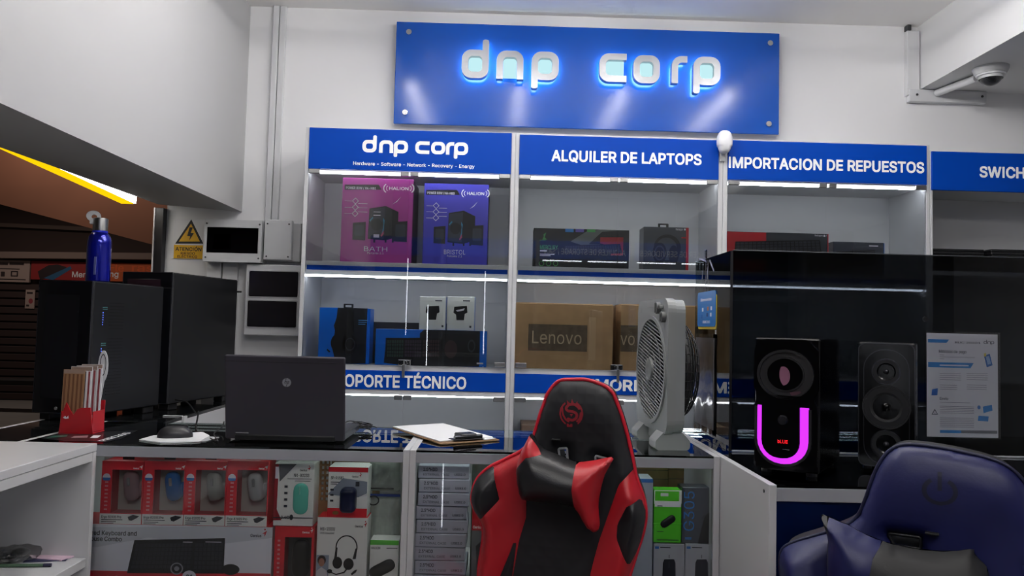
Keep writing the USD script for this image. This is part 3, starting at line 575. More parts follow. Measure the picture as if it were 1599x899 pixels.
p = at(1410, 219, 3.72); R1, R2 = .034, .026; q = ell(0, 0, R1, .031).difference(ell(0, 0, R2, .0235)).union(ell(0, 0, .009, .008))
for k in range(6): q = q.union(sa.rotate(rect(-.003, 0, .003, .03), 60*k+15, origin=(0, 0)))
t = thing('vent_cover', 'small faint round plastic vent cover lying on the showcase top by the wall', 'vent cover', (p[0], 3.69, 2.302), 0, None); obj('cover', ext(q, .006), mat('vent_clear', (196, 197, 198), .4), t)

# ================================================================ COUNTERS
CT = 1.03
BLKTOP = mat('dark_counter_glass', (26, 28, 30), .06, coat=.4)
INZ = .614
def counter(x0, x1, y0, y1, label, back=True):
    t = thing('display_counter', label, 'counter', (0, 0, 0)); s = .0185
    obj('side_panel', cbox(x0, x0+s, y0, y1, 0, CT, .001), MEL, t); obj('side_panel', cbox(x1-s, x1, y0, y1, 0, CT, .001), MEL, t)
    a, b = x0+s+.0003, x1-s-.0003
    obj('front_rail', cbox(a, b, y0+.001, y0+.019, .9925, 1.0235, .001), MELG, t)
    obj('back_panel', cbox(a, b, y1-.016, y1, .08, 1.0235), MEL, t)
    obj('shelf', cbox(a, b, y0+.02, y1-.017, INZ-.018, INZ), MEL, t); obj('bottom_panel', cbox(a, b, y0+.01, y1-.017, .08, .1), MEL, t); obj('plinth', cbox(a, b, y0+.02, y0+.036, 0, .08), MEL, t)
    obj('glass_top', box(a+.0003, b-.0003, y0+.0005, y1, 1.024, 1.0297), TOPG, t); obj('glass_front', box(a+.002, b-.002, y0+.008, y0+.012, .1, .992), glass('counter_front_glass', (.992, .996, .994), 1.38), t)
    return t
CY0, CY1 = 2.300, 2.80
counter(-1.402, -.2502, CY0, CY1, 'glass-front display counter full of red peripheral boxes, under the open laptop')
counter(-.2494, .6735, CY0, CY1, 'glass-front display counter behind the red chair, under the clipboard and fan')
t = thing('side_counter', 'dark glass-topped counter along the left opening carrying the two computer towers', 'counter', (0, 0, 0))
obj('glass_top', cbox(-1.609, -1.1885, 2.8015, 3.68, 1.018, 1.03, .001), BLKTOP, t); obj('glass_top', cbox(-1.609, -1.4030, 2.321, 2.801, 1.018, 1.03, .001), BLKTOP, t); obj('edge_strip', cbox(-1.624, -1.6095, 2.321, 3.68, .99, 1.031, .001), MEL, t)
obj('side_panel', cbox(-1.205, -1.1885, 2.802, 3.68, 0, 1.0175), MEL, t); obj('side_panel', cbox(-1.609, -1.59, 2.321, 3.68, 0, 1.0175), MEL, t); obj('end_panel', cbox(-1.589, -1.206, 3.66, 3.68, 0, 1.0175), MEL, t)
obj('trim_post', cbox(-1.188, -1.178, 2.96, 2.99, .0, 1.032), MEL, t); obj('trim_cap', cbox(-1.26, -1.188, 2.96, 2.975, 1.0305, 1.034, .001), MEL, t)
# right return counter
t = thing('display_counter', 'return counter with a pale side panel and blue front, under the dark glass screen', 'counter', (0, 0, 0)); RX0, RX1, RY0, RY1 = .6745, 2.75, 1.889, 2.95
obj('side_panel', cbox(RX0, RX0+.0185, RY0, RY1, 0, CT+.0005, .001), MEL, t); obj('side_panel', cbox(RX1-.0185, RX1, RY0, RY1, 0, CT, .001), MEL, t)
a, b = RX0+.019, RX1-.019
obj('front_rail', cbox(a, b, RY0+.001, RY0+.019, .9905, 1.0235, .001), MELG, t); obj('glass_top', box(a+.0003, b-.0003, RY0+.0005, RY1, 1.024, 1.0297), TOPG, t)
obj('top_board', cbox(a, b, RY0+.02, RY1-.017, 1.0, 1.0235, .001), mat('grey_top_board', (126, 130, 130), .5), t)
obj('blue_front_panel', cbox(a, 1.30, RY0+.0125, RY0+.018, .1, .99, .001), mat('blue_front_gloss', (2, 44, 124), .1), t); obj('pale_front_panel', cbox(1.3005, b, RY0+.0125, RY0+.018, .1, .99, .001), mat('pale_front', (168, 178, 174), .2), t)
obj('glass_front', box(a+.002, b-.002, RY0+.006, RY0+.010, .1, .990), GLASS, t); obj('plinth', cbox(a, b, RY0+.02, RY0+.036, 0, .08), MEL, t); obj('back_panel', cbox(a, b, RY1-.016, RY1, 0, .999), MEL, t)
obj('screw', cyl((RX0-.0015, 1.925, 1.008), (RX0+.001, 1.925, 1.008), .0045, n=12), DGREY, t)
# left open shelf unit, its open side to the right
t = thing('shelf_unit', 'white open shelf unit in the left foreground with loose papers and pens inside', 'shelf unit', (0, 0, 0)); SX0, SX1, SY0, SY1 = -1.62, -1.165, .55, 2.2990
obj('top_board', cbox(SX0, SX1, SY0, SY1, 1.0085, CT+.001), MEL, t); obj('under_board', cbox(SX0, SX1-.002, SY0, SY1-.0185, .981, 1.0075), MEL, t)
obj('end_panel', cbox(SX0, SX1-.0005, SY1-.018, SY1, 0, 1.008), MEL, t); obj('end_panel', cbox(SX0, SX1-.0005, SY0, SY0+.018, 0, .98), MEL, t); obj('back_panel', cbox(SX0, SX0+.016, SY0+.019, SY1-.019, 0, .98), MEL, t)
obj('shelf', cbox(SX0+.017, SX1-.006, SY0+.019, SY1-.0185, .679, .705), MEL, t); obj('bottom_board', cbox(SX0+.017, SX1-.003, SY0+.019, SY1-.0185, .08, .1), MEL, t); obj('divider', cbox(SX0+.017, SX1-.003, 1.2, 1.218, .706, .98), MEL, t)

def sheet(name, label, cat, pts, z, th, m, pixels=True):
    P = [atz(x, y, z) for x, y in pts]; c = np.mean(P, 0); q = sg.Polygon([(p[0]-c[0], p[1]-c[1]) for p in P]).buffer(0)
    t = thing(name, label, cat, (c[0], c[1], z+.0005)); e = trimesh.creation.extrude_polygon(q, th, engine='earcut'); obj('sheet', e, m, t); return t, c
t, c = sheet('paper_sheet', 'pink papers stacked on the shelf of the white foreground unit', 'paper', [(40, 862), (75, 859), (121, 868), (95, 876), (50, 873)], .706, .004, mat('pink_paper', (236, 204, 222), .7))
obj('lower_sheet', xf(cbox(-.06, .05, -.045, .03, -.0004, .0012, .0003), (.015, -.01, 0), rz=12), mat('blue_folder', (56, 58, 96), .5), t)
p0, p1 = atz(-8, 883, .71), atz(80, 882, .71)
t = thing('pen', 'green and dark ballpoint pen lying at the shelf edge below the pink papers', 'pen', (0, 0, 0)); d = p1-p0
obj('barrel', cyl(p0, p0+d*.86, .0045, n=12), mat('pen_green', (86, 112, 90), .4), t, 40); obj('cap', cyl(p0+d*.865, p1, .005, n=12), mat('pen_cap', (44, 44, 70), .4), t, 40)
rng = np.random.RandomState(3)
for k, (x, y, lb) in enumerate(((12, 874, 'crumpled clear bag of small black parts at the left end of the foreground shelf'), (34, 872, 'crumpled clear bag with one black clip beside the pink papers'))):
    p = atz(x, y, .706); t = thing('plastic_bag', lb, 'bag', (p[0], p[1], .7055)); s_ = trimesh.creation.icosphere(3, 1.); v = s_.vertices*(.05, .06, .02)*(1+.35*(meshkit.noise(s_.vertices*3+k*7)-.5)[:, None]); v[:, 2] = np.maximum(v[:, 2]+.016, 0)
    obj('film', trimesh.Trimesh(v, s_.faces, process=False), glass('bag_clear', (.93, .94, .94), 2.0, .3), t, 40)
    for j in range(4 if k == 0 else 2): a, b = rng.uniform(-.025, .025, 2); obj('clip', cbox(a-.008, a+.008, b-.006, b+.006, .003, .012+.006*(j % 2), .002), BLK, t)
# ================================================================ IN THE COUNTER: the left bay of boxes
CF = 2.345
GRAYW = mat('blister_backing', (206, 208, 200), .5); MR = mat('genius_red', (214, 32, 48), .35); MRD = mat('genius_red_side', (150, 28, 42), .4)
MICE = [('pinkish grey', mat('mouse_rose', (206, 170, 176), .35)), ('blue', mat('mouse_blue', (30, 130, 220), .3)), ('grey', mat('mouse_grey', (200, 202, 196), .35)), ('silver', mat('mouse_silver', (228, 230, 232), .3))]
def genius(f, x, y, wpx, m=LTR, L=3):
    f.text('Genius', x, y, x+wpx*.66, m, wpx*.16, L, True); f.poly('logo_arrow', [(x+wpx*.7, y-wpx*.18), (x+wpx, y-wpx*.36), (x+wpx*.86, y), (x+wpx*.84, y-wpx*.18)], RED if m is not LTR else LTR, L); f.ell('logo_dot', x+wpx*.86, y-wpx*.42, wpx*.05, wpx*.05, RED if m is not LTR else LTR, L)
KB_TOP = None
t, f, kw, kh = product('keyboard_combo_carton', 'wide pale carton of a wired keyboard and mouse set under the four mouse boxes', 'box', (93, 820, 424, 908), CF, .14, mat('carton_pale', (232, 234, 244), .3), INZ)
obj('top_print', cbox(-kw/2+.001, kw/2-.001, .001, .139, kh+.0002, kh+.0008, .0002), MR, t)
f.rect('red_base', 93, 894, 424, 908, MR, 1); f.poly('picture_haze', [(93, 822), (424, 822), (424, 840), (330, 850), (230, 838), (150, 852), (93, 850)], mat('print_haze', (206, 210, 220), .4), 1)
f.text('Wired Keyboard and', 131, 833, 212, INK, 6.5, 2, True); f.text('Mouse Combo', 134, 842, 189, INK, 6.5, 2, True); genius(f, 390, 838, 26, INK, 2)
f.poly('picture_keyboard', [(209, 842), (350, 840), (350, 893), (200, 891)], BKP, 2, .001); keys(f, [(211, 847), (300, 846), (298, 886), (205, 885)], mat('print_key', (38, 38, 46), .4), 15, 6, 3); keys(f, [(304, 846), (348, 845), (348, 888), (303, 887)], mat('print_key', (0, 0, 0)), 7, 6, 3)
f.ell('picture_mouse', 361, 887, 14, 8, BKP, 3); f.ell('badge', 277, 885, 10, 9, mat('badge_grey', (150, 150, 160), .4), 4, .8); f.ell('badge_core', 277, 885, 4, 3.5, mat('badge_grey', (0, 0, 0)), 4)
f.ell('badge_white', 297, 898, 11, 10, PALE, 4); f.text('01', 292, 902, 303, INK, 8, 5, True)
for x in (157, 170, 184): f.ell('icon', x, 899, 5, 4, mat('badge_grey', (0, 0, 0)), 4, .7)
f.bars([(285, 845, 300, 1), (320, 845, 345, 1)], PALE, 4)
z1 = INZ+kh+.001
for k, ((cn, cm), xl, xr) in enumerate(zip(MICE, (157.5, 223.5, 288.5, 353.5), (222.5, 288, 352.8, 418.5))):
    t, f, w, h = product('mouse_carton', f'red window carton with a {cn} ergonomic mouse standing on the wide keyboard carton', 'box', (xl, 720+1.6*k*0, xr, 817), CF+.002, .075, MR, z1, 0, None, body=False)
    wx, wz = f.uv(xl+16, 803-3), f.uv(xr-1.5, 734); win = (wx[0], wx[1], wz[0], wz[1]); windowed(t, w, .075, h, win, .05, MR)
    obj('backing', cbox(win[0]+.0003, win[2]-.0003, .044, .049, win[1]+.0003, win[3]-.0003, .0004), GRAYW, t); cx = (win[0]+win[2])/2+.004; cz = (win[1]+win[3])/2+.012
    obj('mouse', xf(mouse_mesh(.052, .088, .018), (cx, .0255, cz), ry=-8), cm, t, True); obj('mouse_button', xf(cbox(-.004, .004, -.004, .004, -.012, .012, .002), (cx-.003, .007, cz+.016), ry=-8), LGREY, t); obj('mouse_wing', xf(mouse_mesh(.03, .05, .012), (cx+.022, .035, cz-.012), ry=25), cm, t, True)
    obj('blister', box(win[0]+.0004, win[2]-.0004, .0008, .0018, win[1]+.0004, win[3]-.0004), CLEAR, t)
    f.rect('white_band', xl, 802, xr, 817, mat('carton_white', (0, 0, 0)), 1); f.text('Ergo 8200S Pro', xl+3, 807, xl+34, INK, 3.6, 2, True); f.bars([(xl+3, 809.5, xl+36, 1), (xl+3, 812.5, xl+26, 1), (xl+3, 815, xl+22, .7)], INK, 2)
    f.poly('picture_parts', [(xl+44, 806), (xl+52, 803), (xl+62, 805), (xl+58, 808), (xl+50, 812), (xl+46, 811)], INK, 2)
    f.text('Genius', xl+49, 732, xl+58, LTR, 2.4, 1, True); f.poly('logo_arrow', [(xl+58, 729), (xl+64, 726), (xl+62, 732), (xl+61, 729.5)], LTR, 1)
    cx_, cz_ = f.uv(xl+8, 745); f.put('badge_top', ell(cx_, cz_, .0115, .0125).intersection(rect(-1, cz_, 1, 1)), PALE, 1); f.put('badge_bottom', ell(cx_, cz_, .0115, .0125).intersection(rect(-1, cz_-.0085, 1, cz_)), INKB, 1)
    f.bars([(xl+6, 752+6*j, xl+11, 2.4) for j in range(8)], mat('print_blush', (216, 150, 156), .5), 1)
    obj('hang_tab', cbox(-.016, .018, .03, .034, h, h+.010, .001), BLK, t); obj('top_label', cbox(-w/2+.006, w/2-.03, .002, .02, h+.0002, h+.0008, .0002), mat('print_blush', (0, 0, 0)), t)
# second column
t, f, w, h = product('mouse_carton', 'red window carton with a black mouse below the white-faced teal mouse carton', 'box', (428, 822, 490, 908), CF, .075, MR, INZ, body=False)
a, b = f.uv(444, 904), f.uv(486, 838); win = (a[0], a[1], b[0], b[1]); windowed(t, w, .075, h, win, .05, MR); obj('backing', cbox(win[0]+.0003, win[2]-.0003, .044, .049, win[1]+.0003, win[3]-.0003, .0004), mat('blister_dark', (70, 72, 74), .5), t)
obj('mouse', xf(mouse_mesh(.062, .115, .02), ((win[0]+win[2])/2+.004, .0255, win[1]+.066)), mat('mouse_black', (24, 25, 30), .3), t, True); obj('blister', box(win[0]+.0004, win[2]-.0004, .0008, .0018, win[1]+.0004, win[3]-.0004), CLEAR, t)
genius(f, 471, 831.5, 17, LTR, 1); f.bars([(433, 842+6.5*j, 437, 2.6) for j in range(9)], mat('print_blush', (0, 0, 0)), 1)
h2 = INZ+h+.001
t, f, w, h = product('mouse_carton', 'white-faced carton with a teal mouse and red edge beside the four mouse boxes', 'box', (428, 723, 490, 815), CF+.002, .07, mat('carton_white', (0, 0, 0)), h2)
f.poly('red_edge', [(428, 724), (434, 724), (433, 790), (441, 806), (428, 806)], MRD, 1); f.poly('grey_corner', [(434, 724), (462, 724), (436, 750)], mat('print_grey', (96, 98, 104), .5), 1); f.rect('edge_tag', 429, 728, 434, 745, PALE, 2)
mm = mouse_mesh(.052, .092, .007); a = f.uv(470, 775); obj('picture_mouse', xf(mm, (a[0], -.001, a[1])), mat('mouse_teal', (96, 190, 172), .35), t, True); obj('picture_wheel', xf(cbox(-.002, .002, -.003, 0, -.012, .012, .001), (a[0]-.002, -.0075, a[1]+.026)), mat('mouse_teal_light', (130, 196, 182), .35), t)
f.text('NX-8023S', 458, 742.5, 482, INK, 4.2, 1, True); genius(f, 467, 734.5, 17, INK, 1); f.bars([(448, 745.5, 486, .8), (460, 749, 484, .8)], INK, 1); f.bars([(444, 757+9.5*j, 449, 3.5) for j in range(4)], INK, 1)
f.bars([(428, 802, 490, 1.2)], INK, 2); f.ell('bluetooth_badge', 456.5, 802, 2.8, 4, INK, 3); f.text('2.4G', 440, 804, 453, INK, 4.5, 3, True)
obj('blister_flap', box(-.045, .055, .0, .003, h, h+.006), CLEAR, t)
# third column
t, f, hw, hh = product('headset_carton', 'white headset carton printed HS-230U with a pictured headset, under the speaker box', 'box', (494, 808, 573, 908), CF, .10, mat('carton_white', (0, 0, 0)), INZ)
obj('top_print', cbox(-hw/2+.001, hw/2-.001, .001, .099, hh+.0002, hh+.0008, .0002), MR, t); f.rect('red_base', 494, 897, 573, 908, MR, 1)
f.text('HS-230U', 499, 826, 522, INK, 4.6, 1, True); f.text('USB Headset', 499, 831, 521, INK, 2.6, 1); genius(f, 553, 822, 19, INK, 1)
cx, cz = f.uv(541, 851); q = ell(cx, cz, .033, .036).difference(ell(cx, cz, .0295, .0325)).intersection(rect(-1, cz-.01, 1, 1)); f.put('picture_headband', q, BKP, 1)
f.poly('picture_arm', [(524, 851), (527, 851), (526, 870), (522, 870)], BKP, 1); f.poly('picture_arm', [(555, 853), (558, 852), (556, 868), (551, 868)], BKP, 1); f.ell('picture_earcup', 527.5, 873, 7.5, 8.5, BKP, 2); f.ell('picture_earcup', 545, 875, 8, 8.5, BKP, 2)
f.poly('picture_boom', [(514, 884), (526, 889), (538, 886), (542, 881), (543, 883), (539, 888), (526, 890.5), (514, 886)], BKP, 2); f.ell('picture_microphone', 516, 885, 4, 3, BKP, 3); f.poly('picture_plug', [(549, 889), (555, 884), (559, 883), (557, 887), (551, 891)], BKP, 2)
f.rect('photo_back', 495, 862, 514, 896, mat('photo_blue', (150, 162, 182), .5), 1); f.ell('photo_hair', 503, 869, 6.5, 7, mat('photo_hair', (50, 38, 36), .6), 2); f.ell('photo_face', 503, 872, 4.5, 6, mat('photo_skin', (160, 112, 92), .6), 3); f.poly('photo_shirt', [(495, 896), (496, 884), (503, 879), (511, 884), (514, 896)], mat('photo_shirt', (208, 206, 212), .6), 3)
z2 = INZ+hh+.001
t, f, w, h = product('speaker_carton', 'small white speaker carton with a dark blue round speaker, on the headset carton', 'box', (512, 729, 574, 807), CF+.004, .085, mat('carton_white', (0, 0, 0)), z2)
f.rect('red_top', 512, 729, 574, 736, MR, 1); f.rect('red_base', 512, 794, 574, 807, MR, 1); f.poly('picture_room', [(513, 770), (535, 746), (573, 752), (573, 770), (560, 776), (513, 772)], mat('print_room', (132, 142, 158), .5), 1)
f.text('SP-915BT', 516, 747.5, 536, INK, 4.4, 2, True); genius(f, 549, 745, 15, INK, 2); f.bars([(516, 752, 530, 1), (516, 755, 526, 1), (516, 764, 521, 3), (516, 772, 521, 3), (516, 781, 521, 3)], INK, 2)
a = f.uv(545, 779); obj('speaker', xf(rbox(-.024, .024, -.016, 0, -.037, .037, .0155, 20), (a[0], -.001, a[1])), mat('speaker_navy', (22, 30, 62), .25), t, 40); f.rect('icon', 555, 752, 561, 759, INK, 2, .001)
f.ell('gold_seal', 525, 800, 5, 3, mat('seal_gold', (150, 110, 60), .4), 2); obj('side_print', cbox(w/2+.0002, w/2+.001, .001, .084, .018, h-.001, .0003), mat('carton_white', (0, 0, 0)), t)
p = at(583, 781, CF+.05); t = thing('cable_loop', 'thin black cable loop sticking out beside the small speaker carton', 'cable', (p[0], CF+.05, 0)); obj('cable', tube([(.0125*math.cos(a)*1.3, .0, p[2]+.0135*math.sin(a)) for a in np.linspace(0, 2*math.pi, 28, endpoint=False)], .0018, 6, True), BLK, t, True); obj('tail', tube(spline([(-.016, .0, p[2]), (-.03, .01, p[2]-.03), (-.03, .02, INZ+.1), (-.02, .03, INZ+.001)], 6), .0018, 6), BLK, t, True)
x0, x1, z0, z1_ = pbox(494, 717, 515, 771, 2.42); t = thing('lattice_panel', 'light wooden lattice panel standing behind the teal mouse carton', 'panel', ((x0+x1)/2, 2.42, INZ)); w, h = x1-x0, z1_-INZ; q = rect(-w/2, 0, w/2, h)
for i in range(3):
    for j in range(8): q = q.difference(rect(-w/2+w*(i+.22)/3, h-.016*(j+1)+.003, -w/2+w*(i+.78)/3, h-.016*j-.003))
obj('lattice', ext(q, .006), mat('lattice_wood', (150, 112, 78), .6), t)
x0, x1, z0, z1_ = pbox(518, 716, 580, 735, 2.50); t = thing('carton', 'brown carton behind the small speaker carton in the left counter', 'box', ((x0+x1)/2, 2.50, INZ)); w = x1-x0; obj('carton', cbox(-w/2, w/2, 0, .2, 0, z1_-INZ, .002), cardboard('carton_tan', (150, 122, 88)), t); obj('seam', cbox(-.001, .001, -.0006, -.0001, .0, z1_-INZ-.002, .0002), BLK, t)
x0, x1, z0, z1_ = pbox(577, 843, 622, 908, CF); t, f, w, h = product('mouse_carton', 'white carton with a green top band and a black mouse, at the counter end', 'box', (577, 843, 622, 908), CF, .06, mat('carton_white', (0, 0, 0)), INZ)
f.rect('green_band', 577, 843, 622, 849, mat('band_green', (88, 196, 60), .4), 1); a = f.uv(597, 882); obj('picture_mouse', xf(mouse_mesh(.042, .082, .006), (a[0], -.001, a[1]), ry=62), mat('mouse_black', (0, 0, 0)), t, True); f.text('HALION', 579, 855, 593, INK, 3.4, 1, True); f.bars([(603, 854, 620, 1)], INK, 1)
BAGM = glass('bag_film', (.72, .78, .74), 1.5, .25); BAGC = mat('bag_contents', (150, 158, 152), .35, bump=(40, .6), var=.25, scale=22)
for k, (y0, y1, lb) in enumerate(((775, 843, 'grey-green plastic bag above the white mouse carton in the counter'), (718, 768, 'clear plastic bag with dark cable, topmost at the right end of the left counter'))):
    x0, x1, z0, z1_ = pbox(576, y0, 624, y1, 2.40); zb = (INZ+.001) if k == 0 else z0
    t = thing('plastic_bag', lb, 'bag', ((x0+x1)/2, 2.415, zb)); w, h = x1-x0, z1_-zb; n = 18; g = np.stack(np.meshgrid(np.linspace(-1, 1, n), np.linspace(0, 1, n)), -1).reshape(-1, 2)
    bulge = np.clip((1-g[:, 0]**4)*(1-(2*g[:, 1]-1)**4), 0, 1); nz = meshkit.fbm(np.c_[g*3.5, np.full(len(g), k*3.)])-.5; V = np.c_[g[:, 0]*w/2, -.012*bulge-.014*nz*bulge, g[:, 1]*h]; V2 = V*(1, -1, 1); F = []
    for i in range(n-1):
        for j in range(n-1): q0 = i*n+j; F += [(q0, q0+1, q0+n+1), (q0, q0+n+1, q0+n)]
    F = np.array(F); obj('bag', trimesh.Trimesh(np.r_[V, V2], np.r_[F, F[:, ::-1]+len(V)], process=False), BAGC, t, True)
    if k == 0: obj('blue_header', cbox(-w/2, w/2, -.016, -.0145, h-.0, h+.008, .0004), mat('header_navy', (30, 54, 120), .4), t)
    else: obj('dark_cable', cbox(-w/2+.008, w/2-.016, -.022, -.017, .010, .0135, .001), BLK, t)

# ---- right counter: hard-disk enclosures and boxes
HDM = mat('hdd_carton', (178, 182, 198), .4); HDI = mat('hdd_ink', (50, 52, 64), .5); HDL = mat('hdd_ink_pale', (112, 116, 128), .5)
x0, x1 = at(651, 780, CF)[0], at(731, 780, CF)[0]; w = x1-x0; pitch = .0405; offs = [-.0035, -.001, -.0055, -.003, .0005, -.002, .003, .0045, .001]
order = ['lowest in view', 'second from bottom', 'third from bottom', 'fourth from bottom', 'fifth from bottom', 'fourth from top', 'third from top', 'second from top', 'topmost']
for k in range(9):
    t = thing('drive_carton', f'grey hard-disk case carton in the stack beside the red chair, {order[k]}', 'box', ((x0+x1)/2+offs[k], CF+.002*(k % 3), INZ+.0005+k*pitch), [0, -1.5, 1, -1, 0, 1.2, -1.2, .8, 0][k], 'hard-disk cartons in the tall stack')
    obj('carton', cbox(-w/2, w/2, 0, .11, 0, pitch-.0012, .002), HDM, t); f = Face(t, (651, 0, 731, 21.5), w, pitch-.001)
    f.text('2.5"HDD', 659, 8.5, 681, HDI, 5.2, 0, True); f.text('EXTERNAL CASE', 659, 16, 700, HDL, 3.6, 0, True); f.text('USB2.0', 708, 16.5, 725, HDI, 3.4, 0, True)
    obj('lid_line', cbox(-w/2+.001, w/2-.001, -.0004, 0, .0005, .0012, .0002), HDI, t)
def simple(name, lb, cat, pb, Y, d, m, base=INZ, rotz=0): return product(name, lb, cat, pb, Y, d, m, base, rotz)
t, f, w, h = simple('cable_pack', 'green and grey blister pack between the hard-disk cartons and the red chair', 'package', (737, 719, 790, 772), 2.46, .03, mat('pack_grey', (112, 124, 114), .4, var=.3, scale=20)); f.rect('green_label', 738, 735, 757, 745, GRN, 1); f.ell('dark_plug', 752, 741, 4, 4, BLK, 2)
t, f, w, h = simple('mouse_carton', 'red carton half hidden behind the red chair, right of the hard-disk cartons', 'box', (736, 790, 800, 908), CF+.04, .05, mat('print_grey2', (120, 122, 126), .4)); f.rect('red_head', 736, 790, 800, 826, MR, 1); f.text('Genius', 738, 823, 752, LTR, 4, 2, True); f.poly('picture_mouse', [(744, 850), (752, 843), (764, 845), (768, 870), (760, 900), (748, 900)], DGREY, 1, .004)
for k, (a, b, lb) in enumerate(((985, 1043, 'small brown carton under the fan, left of the pair on the top shelf of boxes'), (1043.5, 1068, 'small brown carton under the fan, right of the pair'))):
    t, f, w, h = simple('carton', lb, 'box', (a, 727, b, 768), 2.43, .12, cardboard('carton_tan', (0, 0, 0)), None); f.bars([(a, 733, b, 1.2), (a, 747, b, 1.2)], mat('kraft_print', (0, 0, 0)), 1)
    zb = at((a+b)/2, 768, 2.43)[2]; t2 = thing('carton', ('tall grey carton carrying the left small brown carton' if k == 0 else 'tall grey carton carrying the right small brown carton'), 'box', (at((a+b)/2, 768, 2.43)[0], 2.43, INZ)); obj('carton', cbox(-w/2, w/2, .0, .1, 0, zb-INZ-.0005, .002), mat('pack_grey', (0, 0, 0)), t2); obj('label', cbox(-w/2+.006, w/2-.006, -.0006, -.0001, .1, .2, .0002), PALE, t2)
t, f, w, h = simple('carton', 'tall narrow blue-grey carton showing between the red chair and the green mouse carton', 'box', (985, 747, 1019, 908), CF, .08, mat('carton_bluegrey', (168, 178, 192), .4)); f.rect('blue_top', 985, 747, 1019, 752, INKB, 1)
for k, (a, b) in enumerate(((1020.5, 1069), (1070, 1121))):
    t, f, w, h = simple('mouse_carton', ('grey carton with a dark mouse picture under the green mouse carton', 'grey carton with a dark mouse picture under the black G305 carton')[k], 'box', (a, 849, b, 908), CF, .07, mat('carton_ash', (176, 180, 190), .4))
    c = (a+b)/2; f.poly('picture_mouse', [(c-9, 872), (c-7, 868), (c+7, 868), (c+9, 872), (c+10, 905), (c-10, 905)], mat('picture_mouse_dark', (30, 34, 46), .4), 1, .003); f.rect('picture_wheel', c-1, 870, c+1, 878, SLT, 2); f.bars([(c-.4, 864, c+.4, 4)], BKP, 1); f.bars([(a+2, 853, a+8, 3)], INKB, 1); f.bars([(a+10, 853, a+26, 1)], INK, 1)
    zt = INZ+h
t, f, w, h = simple('mouse_carton', 'bright green window carton with a black mouse, right of the red chair', 'box', (1021, 765, 1064, 846), CF+.002, .05, mat('carton_green', (84, 200, 44), .35), zt+.001)
obj('carton_lid', cbox(-w/2-.0008, w/2+.0008, -.0008, .0508, .055, .058, .0004), mat('carton_green', (0, 0, 0)), t); f.poly('top_frame', [(1021, 765), (1064, 765), (1064, 786), (1021, 786)], mat('carton_white', (0, 0, 0)), 1); f.rect('top_green', 1022.5, 767, 1060, 781, mat('carton_green', (0, 0, 0)), 2); f.rect('logo_white', 1031, 769.5, 1043, 774, PALE, 3, .001); f.rect('slope', 1022, 783, 1063, 790, mat('carton_pale', (0, 0, 0)), 3)
a = f.uv(1043, 813); obj('picture_mouse', xf(mouse_mesh(.026, .050, .006), (a[0], -.0015, a[1]), ry=55), mat('mouse_black', (0, 0, 0)), t, True); f.bars([(1026, 789, 1034, 1.2), (1026, 828, 1036, .8), (1026, 841, 1060, 1)], INK, 4)
t, f, w, h = simple('mouse_carton', 'black mouse carton with blue G305 lettering up its side, beside the pale side panel', 'box', (1065, 761, 1118, 846), CF+.002, .06, mat('carton_slate', (0, 0, 0)), zt+.001)
a = f.uv(1084, 827); obj('lettering', xf(txt('G305', .032, 0, 0, .118, False, 'l', rot=90), (a[0], -.0006, a[1])), mat('print_blue_bright', (24, 110, 190), .4), t); f.ell('logo', 1116-1, 772, 3.5, 4, PALE, 1); f.poly('picture_dark', [(1090, 846), (1100, 805), (1118, 790), (1118, 846)], BKP, 1); f.bars([(1070, 838, 1080, 4)], INKB, 1); f.poly('picture_glint', [(1094, 808), (1100, 801), (1101, 803), (1096, 810)], SLT, 2)
# ================================================================ ON THE LEFT COUNTERS
def atx(px, py, X):
    d = FW + RT*(px-799.5)/FPX - UP*(py-449.5)/FPX
    return np.array([0, 0, EYE]) + d*X/d[0]
# two computer towers
LEDB = emit('fan_led', (90, 120, 255), 1.6); LEDC = emit('fan_led_cyan', (110, 190, 190), .6); VENT = mat('vent_dark', (10, 10, 12), .5)
def tower(label, loc, rz, w, d, h, leds):
    t = thing('computer_tower', label, 'computer', loc, rz)
    obj('case', cbox(-w/2, w/2, .004, d, .025, h, .004), CASE, t); obj('front_glass', cbox(-w/2+.002, w/2-.002, -.004, .0035, .03, h-.002, .002), mat('tower_front_gloss', (16, 17, 22), .08, coat=.5), t)
    obj('front_frame', ext(rect(-w/2, .028, w/2, h, .004).difference(rect(-w/2+.0025, .0305, w/2-.0025, h-.0025, .003)), .0045, .0005), mat('tower_trim', (46, 46, 52), .3), t)
    obj('front_inset', cbox(-w/2+.03, w/2-.05, -.0048, -.0042, .08, h-.05, .0002), mat('tower_inset', (24, 25, 29), .2), t)
    for sx in (-w/2+.03, w/2-.03):
        for sy in (.05, d-.05): obj('foot', cbox(sx-.022, sx+.022, sy-.03, sy+.03, 0, .0248, .003), BLK, t)
    if leds:
        for c in (h*.76, h*.50, h*.28):
            n = 9
            obj('side_vent', cat_([box(w/2+.0002, w/2+.001, .085+.0, .16, c-.05+.0115*k, c-.046+.0115*k) for k in range(n)]), VENT, t)
            obj('fan_lights', cat_([box(w/2+.0002, w/2+.0012, .052, .0552, c-.036+.0085*k, c-.0325+.0085*k) for k in range(6)]), LEDB, t); obj('fan_lights', cat_([box(w/2+.0002, w/2+.0012, .052+.006*k, .0555+.006*k, c+.020, c+.0215) for k in range(4)]+[box(w/2+.0002, w/2+.0012, .052+.006*k, .0555+.006*k, c+.027, c+.0285) for k in range(4)]), LEDC, t)
        obj('front_light', cbox(w/2-.048, w/2-.0465, -.0055, -.0046, .06, .12, .0003), emit('front_led', (80, 90, 200), .5), t); obj('button', cyl((-.012, -.0065, .045), (-.012, -.0043, .045), .006, n=14), GREY, t)
    return t
TH = .497
